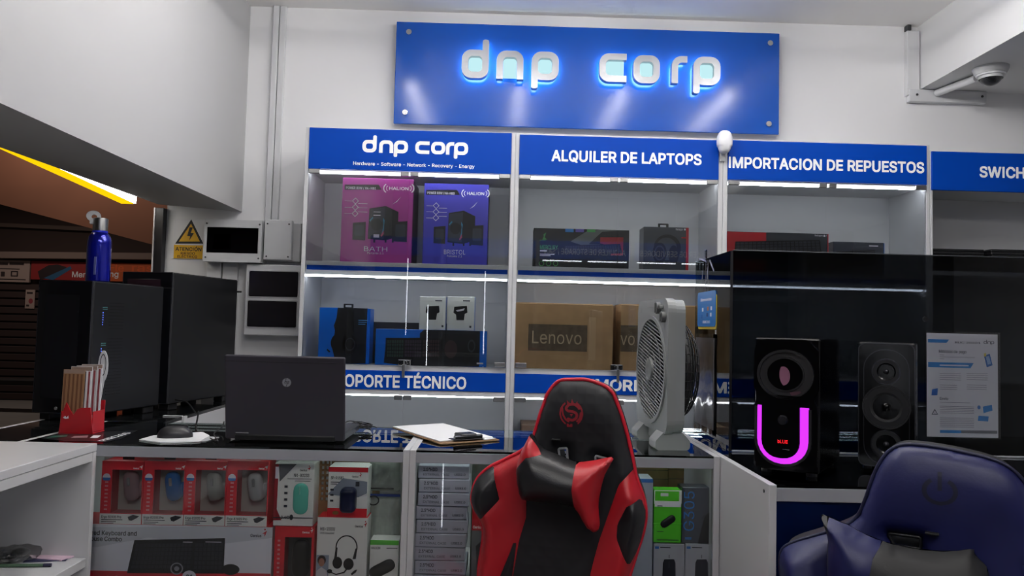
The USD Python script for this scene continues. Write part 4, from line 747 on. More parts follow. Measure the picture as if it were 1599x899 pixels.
P0 = np.array([-1.428, 2.735]); r = math.radians(-13); w1 = .222
c = P0+np.array([-math.cos(r), -math.sin(r)])*w1/2
tower('black glass-fronted computer tower with the blue bottle on top', (c[0], c[1], 1.0305), -13, w1, .385, TH, True)
P1 = np.array([-1.318, 3.135]); r = math.radians(-11); w2 = .225; c2 = P1+np.array([-math.cos(r), -math.sin(r)])*w2/2
TT = at(268, 425, 3.14)[2]-1.0305
t = tower('taller plain black computer tower standing behind the glass-fronted one', (c2[0], c2[1], 1.0305), -11, w2, .50, TT, False)
obj('front_slot', cbox(-.09, .06, -.0052, -.0045, TT-.075, TT-.03, .0002), mat('slot_red_black', (40, 26, 34), .12), t); obj('side_clip', cyl((w2/2, .49, TT-.055), (w2/2+.025, .49, TT-.055), .004, n=10), BLK, t)
# blue bottle
p = at(152.5, 438, 2.84); zb = 1.0305+TH; z1_ = lambda y: at(152.5, y, 2.84)[2]-zb
R = .0405
t = thing('water_bottle', 'shiny deep blue bottle with a steel cap on top of the computer tower', 'bottle', (p[0], 2.84, zb+.0005))
hs, hn, hc = z1_(383), z1_(364), z1_(341)
obj('body', lathe([(0, 0), (R-.004, 0), (R, .004), (R, hs)]+[(R-(R-.023)*(1-math.cos(a)), hs+(hn-hs)*math.sin(a)) for a in np.linspace(.15, 1.5, 10)]+[(.022, hn+.008), (0, hn+.008)], 40), mat('bottle_blue', (14, 22, 150), .1, .55, coat=.7), t, 40)
obj('cap', lathe([(0, hn+.008), (.0255, hn+.008), (.0255, hc-.003), (.0235, hc), (0, hc)], 32), STEEL, t, 40); obj('ring', lathe([(.0228, hn+.001), (.0262, hn+.001), (.0262, hn+.0075), (.0228, hn+.0075)], 32), mat('bottle_ring', (40, 50, 200), .2), t, 40)
obj('carry_loop', xf(ext(ell(0, 0, .024, .020).difference(ell(.002, -.002, .009, .008)).union(rect(-.012, -.03, .010, -.012, .004)), .014, .007), (-.020, -.012, hc+.006), rz=25), LGREY, t)
obj('print', cbox(.004, .012, -R-.0004, -R+.004, .025, .09, .0004), mat('bottle_print', (90, 96, 150), .4), t)
# brochure holder
t = thing('brochure_holder', 'red plastic brochure holder in front of the computer tower', 'holder', (*atz(119, 677, 1.03)[:2], 1.0303)); k = 2.48/FPX
RP = mat('holder_red', (176, 22, 34), .25)
obj('front', ext(sg.Polygon([(-.054, 0), (-.046, .06), (-.034, .098), (-.022, .075), (-.010, .058), (0.002, .078), (.012, .081), (.042, .083), (.054, 0)]), .004, 0), RP, t)
obj('base', cbox(-.054, .054, .0005, .07, 0, .004, .001), RP, t); obj('side', cbox(-.052, -.049, .0005, .07, .0045, .07, .001), RP, t); obj('side', cbox(.047, .050, .0005, .07, .0045, .07, .001), RP, t); obj('back', cbox(-.052, .05, .07, .074, 0, .10, .001), RP, t); obj('mark', ext(sg.Polygon([(-.042, .05), (-.035, .056), (-.03, .05), (-.026, .057), (-.024, .048), (-.034, .046)]), .0004, -.0041), PALE, t)
hx, hy = atz(119, 677, 1.03)[:2]
BRO = [('tan photo-covered brochure at the front left of the red holder', mat('brochure_tan', (150, 112, 80), .4), -.026, .012, .196, 40), ('white striped brochure second in the red holder', PAPER, -.008, .022, .205, 25), ('white striped brochure third in the red holder', mat('brochure_grey', (190, 190, 192), .5), .002, .034, .208, 22), ('white brochure at the back of the red holder', PAPER, .012, .046, .212, 20)]
for k, (lb, m_, dx, dy, h, yaw) in enumerate(BRO):
    t = thing('brochure', lb, 'brochure', (hx+dx, hy+dy, 1.0352), 0, None, -2); obj('card', cbox(-.034, .034, 0, .0022, 0, h, .0004), m_, t)
    for j in range(5): obj('stripe', cbox(-.03+.013*j, -.024+.013*j, -.0006, -.0001, .05, h-.015, .0001), (mat('brochure_print', (70, 66, 74), .5), mat('brochure_print_red', (140, 60, 66), .5), mat('brochure_print', (0, 0, 0)))[j % 3] if k else mat('brochure_photo', (110, 72, 48), .5), t)
    obj('head', cbox(-.033, .033, -.0006, -.0001, h-.013, h-.001, .0001), mat('brochure_head', (150, 128, 116), .5), t)
t = thing('paddle_sign', 'white rounded paddle-shaped sign sticking up out of the red holder', 'sign', (hx+.026, hy+.060, 1.0352)); q = ell(.018, .205, .016, .052).union(sg.Polygon([(.004, .20), (.030, .20), (.006, .02), (-.006, .02)])); obj('board', ext(q, .003, .0), mat('paddle_white', (206, 206, 210), .4), t)
obj('print', ext(ell(.018, .21, .010, .036).difference(ell(.018, .21, .008, .032)), .0004, -.0031), mat('brochure_print', (0, 0, 0)), t)
# printed sheets lying on the glass
def flat(name, label, cat, pts, th, m, z=1.0305):
    P = [atz(x, y, 1.03) for x, y in pts]; c = np.mean(P, 0); q = sg.Polygon([(p[0]-c[0], p[1]-c[1]) for p in P]).buffer(0)
    t = thing(name, label, cat, (c[0], c[1], z)); obj('sheet', trimesh.creation.extrude_polygon(q, th, engine='earcut'), m, t); return t, c
t, c = flat('flyer', 'dark printed flyer with white lettering under the red brochure holder', 'flyer', [(100, 688.5), (64, 684), (92, 676.5), (215, 672), (190, 685), (165, 690)], .0002, mat('flyer_dark', (34, 36, 40), .25))
for k, (a, b, cc, d, m_) in enumerate((((72, 684), (104, 682), (106, 679), (84, 680), mat('flyer_green', (42, 84, 72), .4)), ((110, 684), (136, 683.5), (138, 680), (116, 681), mat('flyer_rose', (150, 120, 124), .4)), ((140, 684), (152, 684), (158, 680), (146, 680), PAPER))):
    P = [atz(*q, 1.03)[:2]-c[:2] for q in (a, b, cc, d)]; obj('print', xf(trimesh.creation.extrude_polygon(sg.Polygon(P).buffer(0), .0002, engine='earcut'), (0, 0, .0003)), m_, t)
tm = meshkit.text_mesh('PRECIOS', .022, .0002, True); q0 = atz(163, 689, 1.03)-c; q1 = atz(205, 676, 1.03)-c; ang = math.degrees(math.atan2(q1[1]-q0[1], q1[0]-q0[0])); tm.apply_scale((np.linalg.norm((q1-q0)[:2])/tm.bounds[1, 0], 1, 1)); obj('lettering', xf(tm, (q0[0], q0[1], .0003), rz=ang), PAPER, t)
t, c = flat('paper_sheet', 'loose white papers under the black computer mouse, left of the laptop', 'paper', [(217, 687.5), (240, 681), (316, 675.5), (327, 681), (312, 690), (250, 692)], .003, PAPER)
obj('lower_sheet', xf(cbox(-.085, .10, -.045, .05, -.0018, -.0002, .0003), (.01, -.002, .0017), rz=-6), mat('paper_grey', (180, 182, 186), .7), t)
p = atz(267, 684, 1.034); t = thing('computer_mouse', 'black computer mouse lying on the loose papers beside the laptop', 'mouse', (p[0], p[1]+.03, 1.0338), -70)
v = mouse_mesh(.066, .105, .034).vertices; s_ = trimesh.creation.icosphere(3, 1.); vv = np.sign(s_.vertices)*np.abs(s_.vertices)**.85*(.032, .052, .036); vv[:, 2] = np.maximum(vv[:, 2], 0); obj('shell', trimesh.Trimesh(vv, s_.faces, process=False), mat('mouse_shell', (38, 38, 41), .35), t, 60); obj('wheel', xf(cyl((-.003, .03, .030), (.003, .03, .030), .007), ), DGREY, t, 40)
# cables
def cable(label, pts, r=.0022):
    P = spline(pts, 10); t = thing('cable', label, 'cable', P[0]); obj('cable', tube(P-P[0], r, 7), BLK, t, True); return t
zc = 1.0325
g = lambda x, y, dz=0: (*atz(x, y, 1.03)[:2], zc+dz)
cable('black cable hanging behind the computer towers to the papers', [tuple(at(274, 624, 3.02)), tuple(at(292, 628, 2.98)), tuple(at(306, 645, 2.92)), (*at(309, 668, 2.86)[:2], 1.06), g(306, 672), g(318, 676)], .003)
cable('thin black cable beside the left edge of the laptop', [g(328, 685), g(340, 690), g(334, 678), (*at(347, 664, 2.6)[:2], 1.045), (*at(350, 655, 2.62)[:2], 1.06)])
for k in range(4): pass
rng = np.random.RandomState(11)
loops = [g(536, 668, .012), g(548, 666, .018)]
for k in range(26):
    a = k*1.9; loops.append((atz(560, 674, 1.03)[0]+.036*math.cos(a)*(1+.3*rng.rand()), atz(560, 674, 1.03)[1]+.03*math.sin(a)*(1+.3*rng.rand())+.02, zc+.004+.022*rng.rand()))
loops += [g(580, 672, .012), g(588, 669)]
cable('tangled thin black cable on the glass at the right of the laptop', loops, .0016)
# laptop
LB = mat('laptop_lid', (60, 57, 66), .42, .4); y0 = 2.405; hz = at(445, 687, y0)[2]
lx = (at(353.5, 686, y0)[0]+at(536.5, 687, y0)[0])/2; lw = (541.5-356)/FPX*2.385; lh = .262
t = thing('laptop', 'dark grey open laptop seen from behind with a round silver logo', 'laptop', (lx, y0, 1.0303), -.8)
obj('base', cbox(-lw/2+.004, lw/2-.004, .016, .25, .004, .03, .005), BLK, t)
for sx in (-1, 1): obj('foot', cbox(sx*.13-.02, sx*.13+.02, .03, .05, 0, .0038, .001), BLK, t)
lid = rbox(-lw/2, lw/2, -.0065, .0065, 0, lh, .006, 12); lid = xf(lid, (0, .004, .006), rx=8); obj('lid', lid, LB, t, 30)
rot = lambda m: xf(m, (0, .004, .006), rx=8)
obj('hinge_cover', rot(cbox(-lw/2+.03, lw/2-.03, -.010, .004, -.002, .016, .003)), BLK, t); obj('hinge_light', rot(cbox(-lw/2+.034, -lw/2+.074, -.0108, -.0098, .020, .023, .0003)), GREY, t); obj('lid_band', rot(cbox(-lw/2+.004, lw/2-.004, -.0072, -.0066, lh-.020, lh-.018, .0002)), mat('laptop_band', (34, 33, 38), .3), t)
lu, lv = (450-447)/FPX*2.4, lh*(.69)
lg = ell(0, 0, .0135, .0135, 16)
hp = so.unary_union([sa.skew(rect(-.0066, -.003, -.0046, .0135), 18, 0, origin=(0, 0)), sa.skew(rect(-.0046, .002, -.0002, .004), 18, 0, origin=(0, 0)), sa.skew(rect(-.002, -.0045, -.0002, .004), 18, 0, origin=(0, 0)), sa.skew(rect(.0018, -.0135, .0038, .004), 18, 0, origin=(0, 0)), sa.skew(rect(.0018, .002, .007, .004), 18, 0, origin=(0, 0)), sa.skew(rect(.0054, -.0045, .007, .004), 18, 0, origin=(0, 0)), sa.skew(rect(.0018, -.0045, .007, -.0027), 18, 0, origin=(0, 0))])
obj('logo', rot(ext(sa.translate(lg.difference(hp), lu, lv), .0006, -.0066)), mat('logo_silver', (170, 172, 178), .3, .6), t)
obj('screen', rot(cbox(-lw/2+.012, lw/2-.012, .0066, .0072, .03, lh-.012, .0002)), BLKG, t); obj('keyboard', cbox(-lw/2+.03, lw/2-.03, .04, .15, .0302, .032, .0005), DGREY, t)
p = atz(450, 697, 1.03)
# clipboard
cxy = np.array([-.170, 2.612]); t = thing('clipboard', 'brown clipboard with white paper and a metal clip on the glass counter', 'clipboard', (cxy[0], cxy[1], 1.0306), 32.5, None, 1.2)
obj('board', xf(cbox(-.108, .108, -.178, .178, 0, .004, .001), (0, 0, .0042)), mat('hardboard', (126, 96, 66), .6), t); obj('paper', xf(cbox(-.103, .098, -.150, .176, .0001, .004, .0006), (0, 0, .0084), rz=1.5), PAPER, t)
obj('clip', cat_([cbox(-.055, .055, -.170, -.130, .0128, .0145, .0006), cyl((-.05, -.160, .020), (.05, -.160, .020), .0065, n=16), cbox(-.03, .03, -.165, -.12, .0146, .030, .003)]), mat('clip_dark_chrome', (70, 70, 74), .2, .9), t, 30); obj('paper_scrap', xf(cbox(-.02, .03, -.012, .012, 0, .001, .0003), (.07, -.16, .0095), rz=15), PAPER, t)
# ================================================================ BOX FAN
FG = mat('fan_grey', (134, 137, 138), .42); FGD = mat('fan_grille', (136, 137, 137), .4); FAND = mat('fan_dark', (38, 39, 41), .5)
FW_, FH = .372, .425; near = np.array([.527, 2.365]); th = -86.0; r = math.radians(th); ax = np.array([math.cos(r), math.sin(r)]); cpos = near-ax*FW_/2
t = thing('box_fan', 'grey box fan standing turned sideways on the counter beside the glass screen', 'fan', (cpos[0], cpos[1], 1.0302), th)
zb = .048; cz = zb+.195; R = .168
fr = rect(-FW_/2, zb, FW_/2, zb+FH, .045).difference(ell(0, cz, R, R, 20))
obj('front_shell', ext(fr, .026, .026), FG, t); obj('rear_shell', ext(rect(-FW_/2+.004, zb+.004, FW_/2-.004, zb+FH-.004, .042).difference(ell(0, cz, R, R, 20)), .03, .0565), mat('fan_grey_rear', (134, 138, 140), .42), t)
obj('rim', ext(ell(0, cz, R+.008, R+.008, 24).difference(ell(0, cz, R-.004, R-.004, 24)), .006, -.0002), FG, t)
gr = []
for k in range(-14, 15):
    z = .0115*k; 
    if abs(z) < R-.008: hw_ = math.sqrt((R-.003)**2-z*z); gr.append(xf(box(-hw_, hw_, -.008, -.003, -.0022, .0022), (0, 0, 0), ry=0)) if False else gr.append(trimesh.Trimesh(box(-hw_, hw_, -.004, -.0022, z-.0017, z+.0017).vertices, box(0, 1, 0, 1, 0, 1).faces, process=False))
G = cat_(gr); G = xf(G, (0, 0, cz), ry=12); tag(obj('front_grille', G, FGD, t), kind='stuff')
for rr in (.06, .115): obj('grille_ring', xf(tube([(rr*math.cos(a), -.002, rr*math.sin(a)) for a in np.linspace(0, 2*math.pi, 40, endpoint=False)], .0022, 6, True), (0, 0, cz)), FGD, t, True)
obj('hub', xf(lathe([(0, .014), (.02, .013), (.036, .008), (.038, 0), (0, 0)], 32), (0, -.002, cz), rx=90), mat('fan_hub', (112, 114, 114), .35), t, 40)
for k in range(5): obj('blade', xf(cbox(.03, .15, -.002, .002, -.045, .045, .001), (0, .036, cz), rx=0, ry=72*k), FAND, t)
obj('motor', xf(cyl((0, .02, 0), (0, .075, 0), .045), (0, 0, cz)), FAND, t, 40)
for x, z, rr in ((.092, zb+FH-.030, .019), (.150, zb+FH-.060, .017), (.13, zb+FH-.028, .006)): obj('knob', xf(cat_([cyl((x, -.014, z), (x, .0, z), rr), cbox(x-.003, x+.003, -.018, -.014, z-rr*.8, z+rr*.8, .001)]), ), mat('fan_knob', (100, 102, 102), .4), t, 40)
obj('badge', cbox(-.165, -.135, -.0008, -.0001, zb+FH-.04, zb+FH-.028, .0002), FGD, t); obj('handle_slot', cbox(-.06, .03, -.0008, -.0001, zb+FH-.026, zb+FH-.006, .0002), FGD, t)
bk = []
for k in range(15):
    a = k/14; rr = R*(1-.0*a); 
for j, u in enumerate(np.linspace(0, 1, 9)):
    rr = R*math.cos(u*1.2)**.6; yy = .057+.072*math.sin(u*1.45)
    bk.append(tube([(rr*math.cos(a), yy, rr*math.sin(a)) for a in np.linspace(0, 2*math.pi, 44, endpoint=False)], .0017, 5, True))
for k in range(36):
    a = 2*math.pi*k/36; bk.append(tube([(R*math.cos(u*1.2)**.6*math.cos(a), .057+.072*math.sin(u*1.45), R*math.cos(u*1.2)**.6*math.sin(a)) for u in np.linspace(0, 1, 8)], .0012, 4))
tag(obj('rear_grille', xf(cat_(bk), (0, 0, cz)), FAND, t, True), kind='stuff'); obj('rear_hood', xf(lathe([(R-.004, .0), (R-.006, .030), (.10, .062), (.06, .069), (.0, .069), (0, .064), (.095, .056), (R-.012, .025), (R-.010, 0)], 40), (0, .057, cz), rx=-90), mat('fan_hood', (30, 31, 33), .5), t, 40)
obj('rear_label', cbox(.135, .1352, .072, .09, cz-.03, cz+.03, .0001), LGREY, t)
for sx in (-1, 1):
    q = sg.Polygon([(-.055, 0), (.055, 0), (.055, .028), (.03, .055), (-.03, .055), (-.055, .028)]).buffer(-.012).buffer(.012)
    m = ext(q, .075, .0375); obj('foot', xf(m, (sx*.115, .03, 0), rz=90), FG, t)
obj('stand', cbox(-.10, .10, .015, .045, .012, .052, .004), FG, t)
# ================================================================ DARK GLASS SCREEN ON THE RETURN COUNTER
SIDEG = glass('screen_side_glass', (.46, .49, .50), 1.5); FRONTG = glass('screen_front_glass', (.175, .185, .20), 1.4)
PX, PY0, PY1 = .730, 2.40, 2.83; ZT = at(1137, 391, PY0)[2]
t = thing('glass_screen', 'tall dark smoked-glass screen enclosing the right return counter', 'screen', (0, 0, 0)); x1 = 2.55
obj('front_pane', box(PX, x1, PY0, PY0+.006, 1.031, ZT), FRONTG, t); obj('side_pane', box(PX, PX+.006, PY0+.0065, PY1, 1.031, ZT), SIDEG, t)
obj('edge_trim', cbox(PX-.001, PX+.007, PY0-.0012, PY0-.0001, 1.031, ZT, .0003), BLK, t); obj('top_edge', cbox(PX+.008, x1, PY0-.0008, PY0+.0062, ZT+.0002, ZT+.003, .0006), mat('glass_edge', (70, 74, 80), .3), t)
obj('base_strip', cbox(PX+.008, x1, PY0-.006, PY0-.0013, 1.0305, 1.036, .001), MELG, t); obj('clamp', cyl((at(1444, 498, PY0)[0], PY0-.006, at(1444, 498, PY0)[2]), (at(1444, 498, PY0)[0], PY0-.0005, at(1444, 498, PY0)[2]), .008, n=16), BLK, t)
# hanging tag and sleeve on the side pane
a, b = atx(1091, 455, PX), atx(1120, 455, PX); zt_, zb_ = atx(1105, 455, PX)[2], atx(1103, 514, PX)[2]; w, h = a[1]-b[1], zt_-zb_
t = thing('hang_tag', 'blue rounded tag with a yellow lower edge hung on the side of the glass screen', 'tag', (PX-.0005, (a[1]+b[1])/2, zb_), -90)
obj('yellow_card', ext(rect(-w/2+.004, 0, w/2, h*.9, .012), .0015, 0), mat('tag_yellow', (206, 180, 60), .4), t); obj('blue_card', ext(rect(-w/2, h*.07, w/2-.006, h, .014), .0012, -.0018), mat('tag_blue', (6, 112, 190), .35), t)
obj('lettering', heavy('Bienvenido', .010, -w*.32, h*.75, w*.6, .0002, .0004, -.0032), PALE, t)
for u, v, c_ in ((-.2, .52, PALE), (.08, .54, mat('tag_orange', (200, 110, 50), .5)), (.26, .54, PALE), (.05, .38, mat('tag_navy', (40, 50, 120), .5)), (.24, .38, PALE), (-.25, .34, INKB)): obj('icon', ext(rect(w*u-.008, h*v-.006, w*u+.010, h*v+.007, .002), .0004, -.0032), c_, t)
obj('lettering', heavy('GRACIAS', .009, -w*.2, h*.16, w*.4, .0002, .0004, -.0032), PALE, t); obj('string', cat_([cbox(-.03, -.0285, -.0006, 0, h-.02, h+.10, .0002), cbox(.004, .0055, -.0006, 0, h-.02, h+.11, .0002)]), mat('string_pale', (150, 150, 156), .4), t)
a, b = atx(1086, 522, PX), atx(1117, 522, PX); zt_, zb_ = atx(1101, 521, PX)[2], atx(1099, 674, PX)[2]; w, h = a[1]-b[1], zt_-zb_
t = thing('document_sleeve', 'crinkled plastic sleeve with a pale sheet below the blue tag', 'document sleeve', (PX-.0004, (a[1]+b[1])/2, zb_), -90)
obj('sheet', cbox(-w/2+.01, w/2-.01, -.0012, 0, h*.06, h*.96, .0003), mat('sleeve_sheet', (206, 204, 212), .6), t); n = 26; gx = np.linspace(-w/2, w/2, n); gz = np.linspace(0, h, n); V = np.array([(x_, -.003-.006*(meshkit.fbm(np.array([[x_*22, z_*16, 3.]]))[0]), z_) for z_ in gz for x_ in gx]); F = np.array([f for i in range(n-1) for j in range(n-1) for f in ((i*n+j, i*n+j+1, i*n+n+j+1), (i*n+j, i*n+n+j+1, i*n+n+j))])
obj('film', trimesh.Trimesh(V, F, process=False), glass('sleeve_film', (.8, .8, .82), 1.6, .12), t, True)
t = thing('adhesive_tape', 'crossed strips of shiny clear tape at the top of the glass screen side', 'tape', (PX-.0004, atx(1103, 412, PX)[1], atx(1103, 412, PX)[2]), -90)
TAPE = mat('tape_shine', (170, 172, 196), .15)
for q in ([(-.10, .03), (-.02, .018), (.0, .005), (-.02, .010), (-.10, .025)], [(.045, .012), (.10, -.03), (.095, -.034), (.04, .006)], [(-.055, -.05), (-.050, -.02), (-.044, -.02), (-.048, -.05)], [(.012, -.03), (.022, -.008), (.018, -.05), (.008, -.06)], [(-.02, .05), (.01, .05), (.012, -.02), (-.012, -.02)]):
    obj('strip', ext(sg.Polygon(q), .0006, 0), TAPE if len(q) != 4 or q[0][1] != .05 else CLEAR, t)
# payment notice on the front pane
Yn = PY0-.0015; x0, x1_, z0, z1_ = pbox(1445, 518, 1561, 684, Yn); w, h = x1_-x0, z1_-z0
t = thing('payment_notice', 'printed white payment notice in a clear sleeve on the dark glass screen', 'notice', ((x0+x1_)/2, Yn, z0)); f = Face(t, (1445, 518, 1561, 684), w, h, -.0013)
obj('sheet', cbox(-w/2+.004, w/2-.006, -.0012, 0, .003, h-.006, .0003), mat('notice_paper', (214, 216, 224), .5), t)
INP = mat('notice_ink', (96, 98, 112), .6); INL = mat('notice_ink_pale', (150, 152, 164), .6); NB = mat('notice_blue', (58, 136, 204), .5)
f.poly('header_band', [(1449, 529), (1482, 530), (1478, 535), (1449, 534.5)], NB, 0); f.text('RUC 20601', 1491, 536, 1531, INP, 3.0, 0, True)
ks = w/116; u0, v0 = f.uv(1536, 537)
for ch, u in WORD[:3]: obj('logo_letter', ext(sa.translate(logo(ch, .0105, .0095, .002), u0+u*.000125, v0), .0004, f.y), INP, t)
f.text('Métodos de pago', 1466, 550.5, 1509, INP, 4.4, 0, True); f.bars([(1467, 554+3*j, 1474, .8) for j in range(3)]+[(1467, 557, 1522, .7)], INL, 0)
f.poly('blue_band', [(1449, 565), (1520, 567), (1515, 575), (1449, 573)], NB, 0); f.bars([(1467, 570, 1512, 2)], PALE, 1); f.bars([(1467, 583+3.2*j, 1500, .8) for j in range(4)]+[(1509, 583+3.2*j, 1542, .8) for j in range(4)]+[(1467, 601+3.2*j, 1494, .8) for j in range(3)]+[(1509, 601+3.2*j, 1540, .8) for j in range(3)], INL, 0)
f.text('Envío', 1467, 624, 1480, INP, 4, 0, True); f.bars([(1467, 628, 1514, .8)]+[(1467, 634+2.6*j, 1520, .8) for j in range(5)]+[(1467, 652+2.8*j, 1520, .8) for j in range(6)], INL, 0)
f.poly('warning_triangle', [(1454, 647), (1459, 638), (1464, 647)], INP, 0); f.poly('warning_core', [(1456, 646), (1459, 640.5), (1462, 646)], PALE, 1); f.bars([(1458.6, 645, 1459.4, 3.5)], INP, 2)
f.poly('phone', [(1537, 556), (1545, 553), (1549, 570), (1541, 573)], INKB, 0, .002); f.poly('phone_screen', [(1539, 557), (1544, 555.5), (1547, 568), (1542, 569.5)], mat('notice_sky', (150, 180, 220), .5), 1); f.poly('phone_yellow', [(1536, 552), (1539, 551), (1540, 556), (1537, 557)], mat('notice_yellow', (206, 190, 90), .5), 1)
f.poly('card', [(1534, 635), (1548, 632), (1549, 641), (1535, 645)], NB, 0); f.poly('card', [(1527, 649), (1543, 650), (1542, 658), (1526, 657)], NB, 0); f.poly('wallet', [(1455, 608), (1464, 606), (1463, 617), (1454, 617)], INKB, 0); f.ell('coin', 1528, 636, 2.5, 3, INKB, 0)
f.poly('footer_blue', [(1467, 671), (1500, 671.5), (1500, 676), (1467, 675.5)], NB, 0); f.poly('footer_grey', [(1500, 671.5), (1556, 672.5), (1556, 677), (1500, 676)], mat('notice_grey', (120, 122, 132), .5), 0)
obj('sleeve', box(-w/2, w/2, -.0042, -.0040, 0, h), glass('notice_sleeve', (.95, .95, .96), 1.45, .04), t)
# ================================================================ SPEAKERS
BG = mat('speaker_gloss', (5, 5, 7), .14, spec=.35); BM = mat('speaker_mesh', (24, 24, 27), .6); BR = mat('speaker_rubber', (22, 22, 25), .4); RIM = mat('speaker_rim', (60, 60, 66), .18, .7)
PURP = emit('speaker_glow', (208, 52, 252), 1.3); RDSP = emit('speaker_display', (255, 30, 40), 1.6)
Ys = 2.02; rz = -34.0
pc = at(1224, 640, Ys); wS = 99/FPX*Ys; zT = at(1228, 528, Ys)[2]-1.0302
t = thing('floor_speaker', 'large black speaker with a glowing purple U-shaped light, on the return counter', 'speaker', (pc[0]+.004, Ys, 1.0302), rz)
obj('cabinet', cbox(-wS/2, wS/2, .012, .29, .010, zT, .004), BG, t)
for sx in (-1, 1):
    for sy in (.04, .26): obj('foot', cyl((sx*(wS/2-.025), sy, 0), (sx*(wS/2-.025), sy, .0098), .014, n=16), BLK, t)
f = Face(t, (1176, 528, 1275, 752), wS/1.0, zT)
pl = sg.Polygon([(-wS/2+.004, .03), (-wS/2+.03, .012), (wS/2-.03, .012), (wS/2-.004, .03), (wS/2-.002, zT*.5), (wS/2-.014, zT*.56), (wS/2-.001, zT*.63), (wS/2-.002, zT-.03), (wS/2-.03, zT-.003), (-wS/2+.03, zT-.003), (-wS/2+.002, zT-.03), (-wS/2+.001, zT*.63), (-wS/2+.014, zT*.56), (-wS/2+.002, zT*.5)]).buffer(-.003).buffer(.003)
obj('front_plate', ext(pl, .014, .0118), BG, t); y_f = -.0024
def ring(name, u, v, a, b, hole, th, m, y=y_f): return obj(name, ext(ell(u, v, a, b, 14).difference(ell(u, v, a*hole, b*hole, 14)), th, y), m, t)
cz = zT*.735; aR = wS*.40; bR = zT*.165
ring('woofer_ring', 0, cz, aR*1.08, bR*1.1, .9, .008, BR); obj('woofer_mesh', ext(ell(0, cz, aR*.97, bR*.99, 16), .002, y_f), BM, t); ring('woofer_ring', 0, cz, aR*.74, bR*.76, .92, .004, BR, y_f-.002)
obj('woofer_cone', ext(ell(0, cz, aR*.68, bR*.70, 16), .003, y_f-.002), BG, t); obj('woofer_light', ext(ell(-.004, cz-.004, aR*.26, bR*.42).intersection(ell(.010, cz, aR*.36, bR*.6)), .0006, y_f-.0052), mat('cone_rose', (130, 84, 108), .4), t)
obj('badge', ext(sg.Polygon([(.012, cz-bR*.78), (.038, cz-bR*.70), (.042, cz-bR*.84), (.016, cz-bR*.92)]), .0006, y_f-.003), mat('badge_rose', (80, 44, 60), .5), t)
ua, ub = -wS*.42, wS*.36; vt, vb = zT*.50, zT*.085; uo = rect(ua, vb, ub, vt+.2, (ub-ua)*.47).intersection(rect(-1, 0, 1, vt)); ui = rect(ua+.0105, vb+.0135, ub-.021, vt+.3, (ub-ua-.0315)*.45)
obj('light_loop', ext(uo.difference(ui), .006, y_f), PURP, t); obj('lower_panel', ext(ui.intersection(rect(-1, 0, 1, vt+.03)).buffer(-.001), .008, y_f), BG, t)
obj('loop_rim', ext(uo.buffer(.007).difference(uo.buffer(.0005)).intersection(rect(-1, 0, 1, vt-.004)), .009, y_f), BR, t)
obj('display', txt('bLUE', .0085, -.004, zT*.235, .026, True, 'c', y=y_f-.0082), RDSP, t); obj('display_glass', ext(rect(-.022, zT*.225, .014, zT*.275, .003), .0003, y_f-.008), mat('display_glass', (16, 4, 6), .1), t); obj('dial', xf(lathe([(0, .006), (.011, .005), (.014, 0), (0, 0)], 24), (-.004, y_f-.008, zT*.40), rx=90), RIM, t, 40); obj('slot', cbox(-.004, .014, y_f-.0088, y_f-.0081, zT*.19, zT*.193, .0002), GREY, t)
Yr = 2.10; pr_ = at(1384, 640, Yr); wR = 82/FPX*Yr; zR = at(1385, 535, Yr)[2]-1.0302; rz2 = -30.0
t = thing('floor_speaker', 'second black speaker with three round drivers, right of the purple-lit one', 'speaker', (pr_[0], Yr, 1.0302), rz2)
obj('cabinet', cbox(-wR/2, wR/2, .012, .25, .010, zR, .004), BG, t)
for sx in (-1, 1):
    for sy in (.04, .22): obj('foot', cyl((sx*(wR/2-.022), sy, 0), (sx*(wR/2-.022), sy, .0098), .012, n=16), BLK, t)
obj('front_plate', ext(rect(-wR/2+.001, .012, wR/2-.001, zR-.001, .02), .014, .0118), BG, t); obj('plate_rim', ext(rect(-wR/2+.001, .012, wR/2-.001, zR-.001, .02).difference(rect(-wR/2+.0035, .0145, wR/2-.0035, zR-.004, .018)), .0015, y_f), RIM, t)
obj('inner_rim', ext(rect(-wR*.40, zR*.05, wR*.40, zR*.95, wR*.38).difference(rect(-wR*.385, zR*.057, wR*.385, zR*.943, wR*.37)), .0012, y_f), RIM, t)
for v, a, mm in ((.775, .25, 'tweeter'), (.50, .42, 'woofer'), (.215, .27, 'tweeter')):
    cv = zR*v; ring(mm+'_ring', 0, cv, wR*a, wR*a, .93, .006, RIM if mm == 'tweeter' else BR); ring(mm+'_surround', 0, cv, wR*a*.92, wR*a*.92, .72, .004, BR); obj(mm+'_cone', xf(lathe([(0, -.008), (wR*a*.2, -.006), (wR*a*.7, .002), (wR*a*.7, 0), (0, -.010)], 32), (0, y_f, cv), rx=90), BM if mm == 'woofer' else BG, t, 40); obj(mm+'_cap', xf(lathe([(0, .007), (wR*a*.13, .005), (wR*a*.2, 0), (0, 0)], 24), (0, y_f+.006-.009, cv), rx=90), RIM if mm == 'tweeter' else BG, t, 40)
P = [at(1421, 655, 2.16), at(1427, 668, 2.17), at(1424, 682, 2.2), at(1418, 690, 2.22), at(1426, 688, 2.25), at(1429, 700, 2.3)]; P[-1][2] = 1.036
t = thing('cable', 'yellowish cable behind the second black speaker', 'cable', P[0]); obj('cable', tube(spline(P, 8)-P[0], .0025, 7), mat('cable_yellow', (150, 150, 80), .4), t, True)
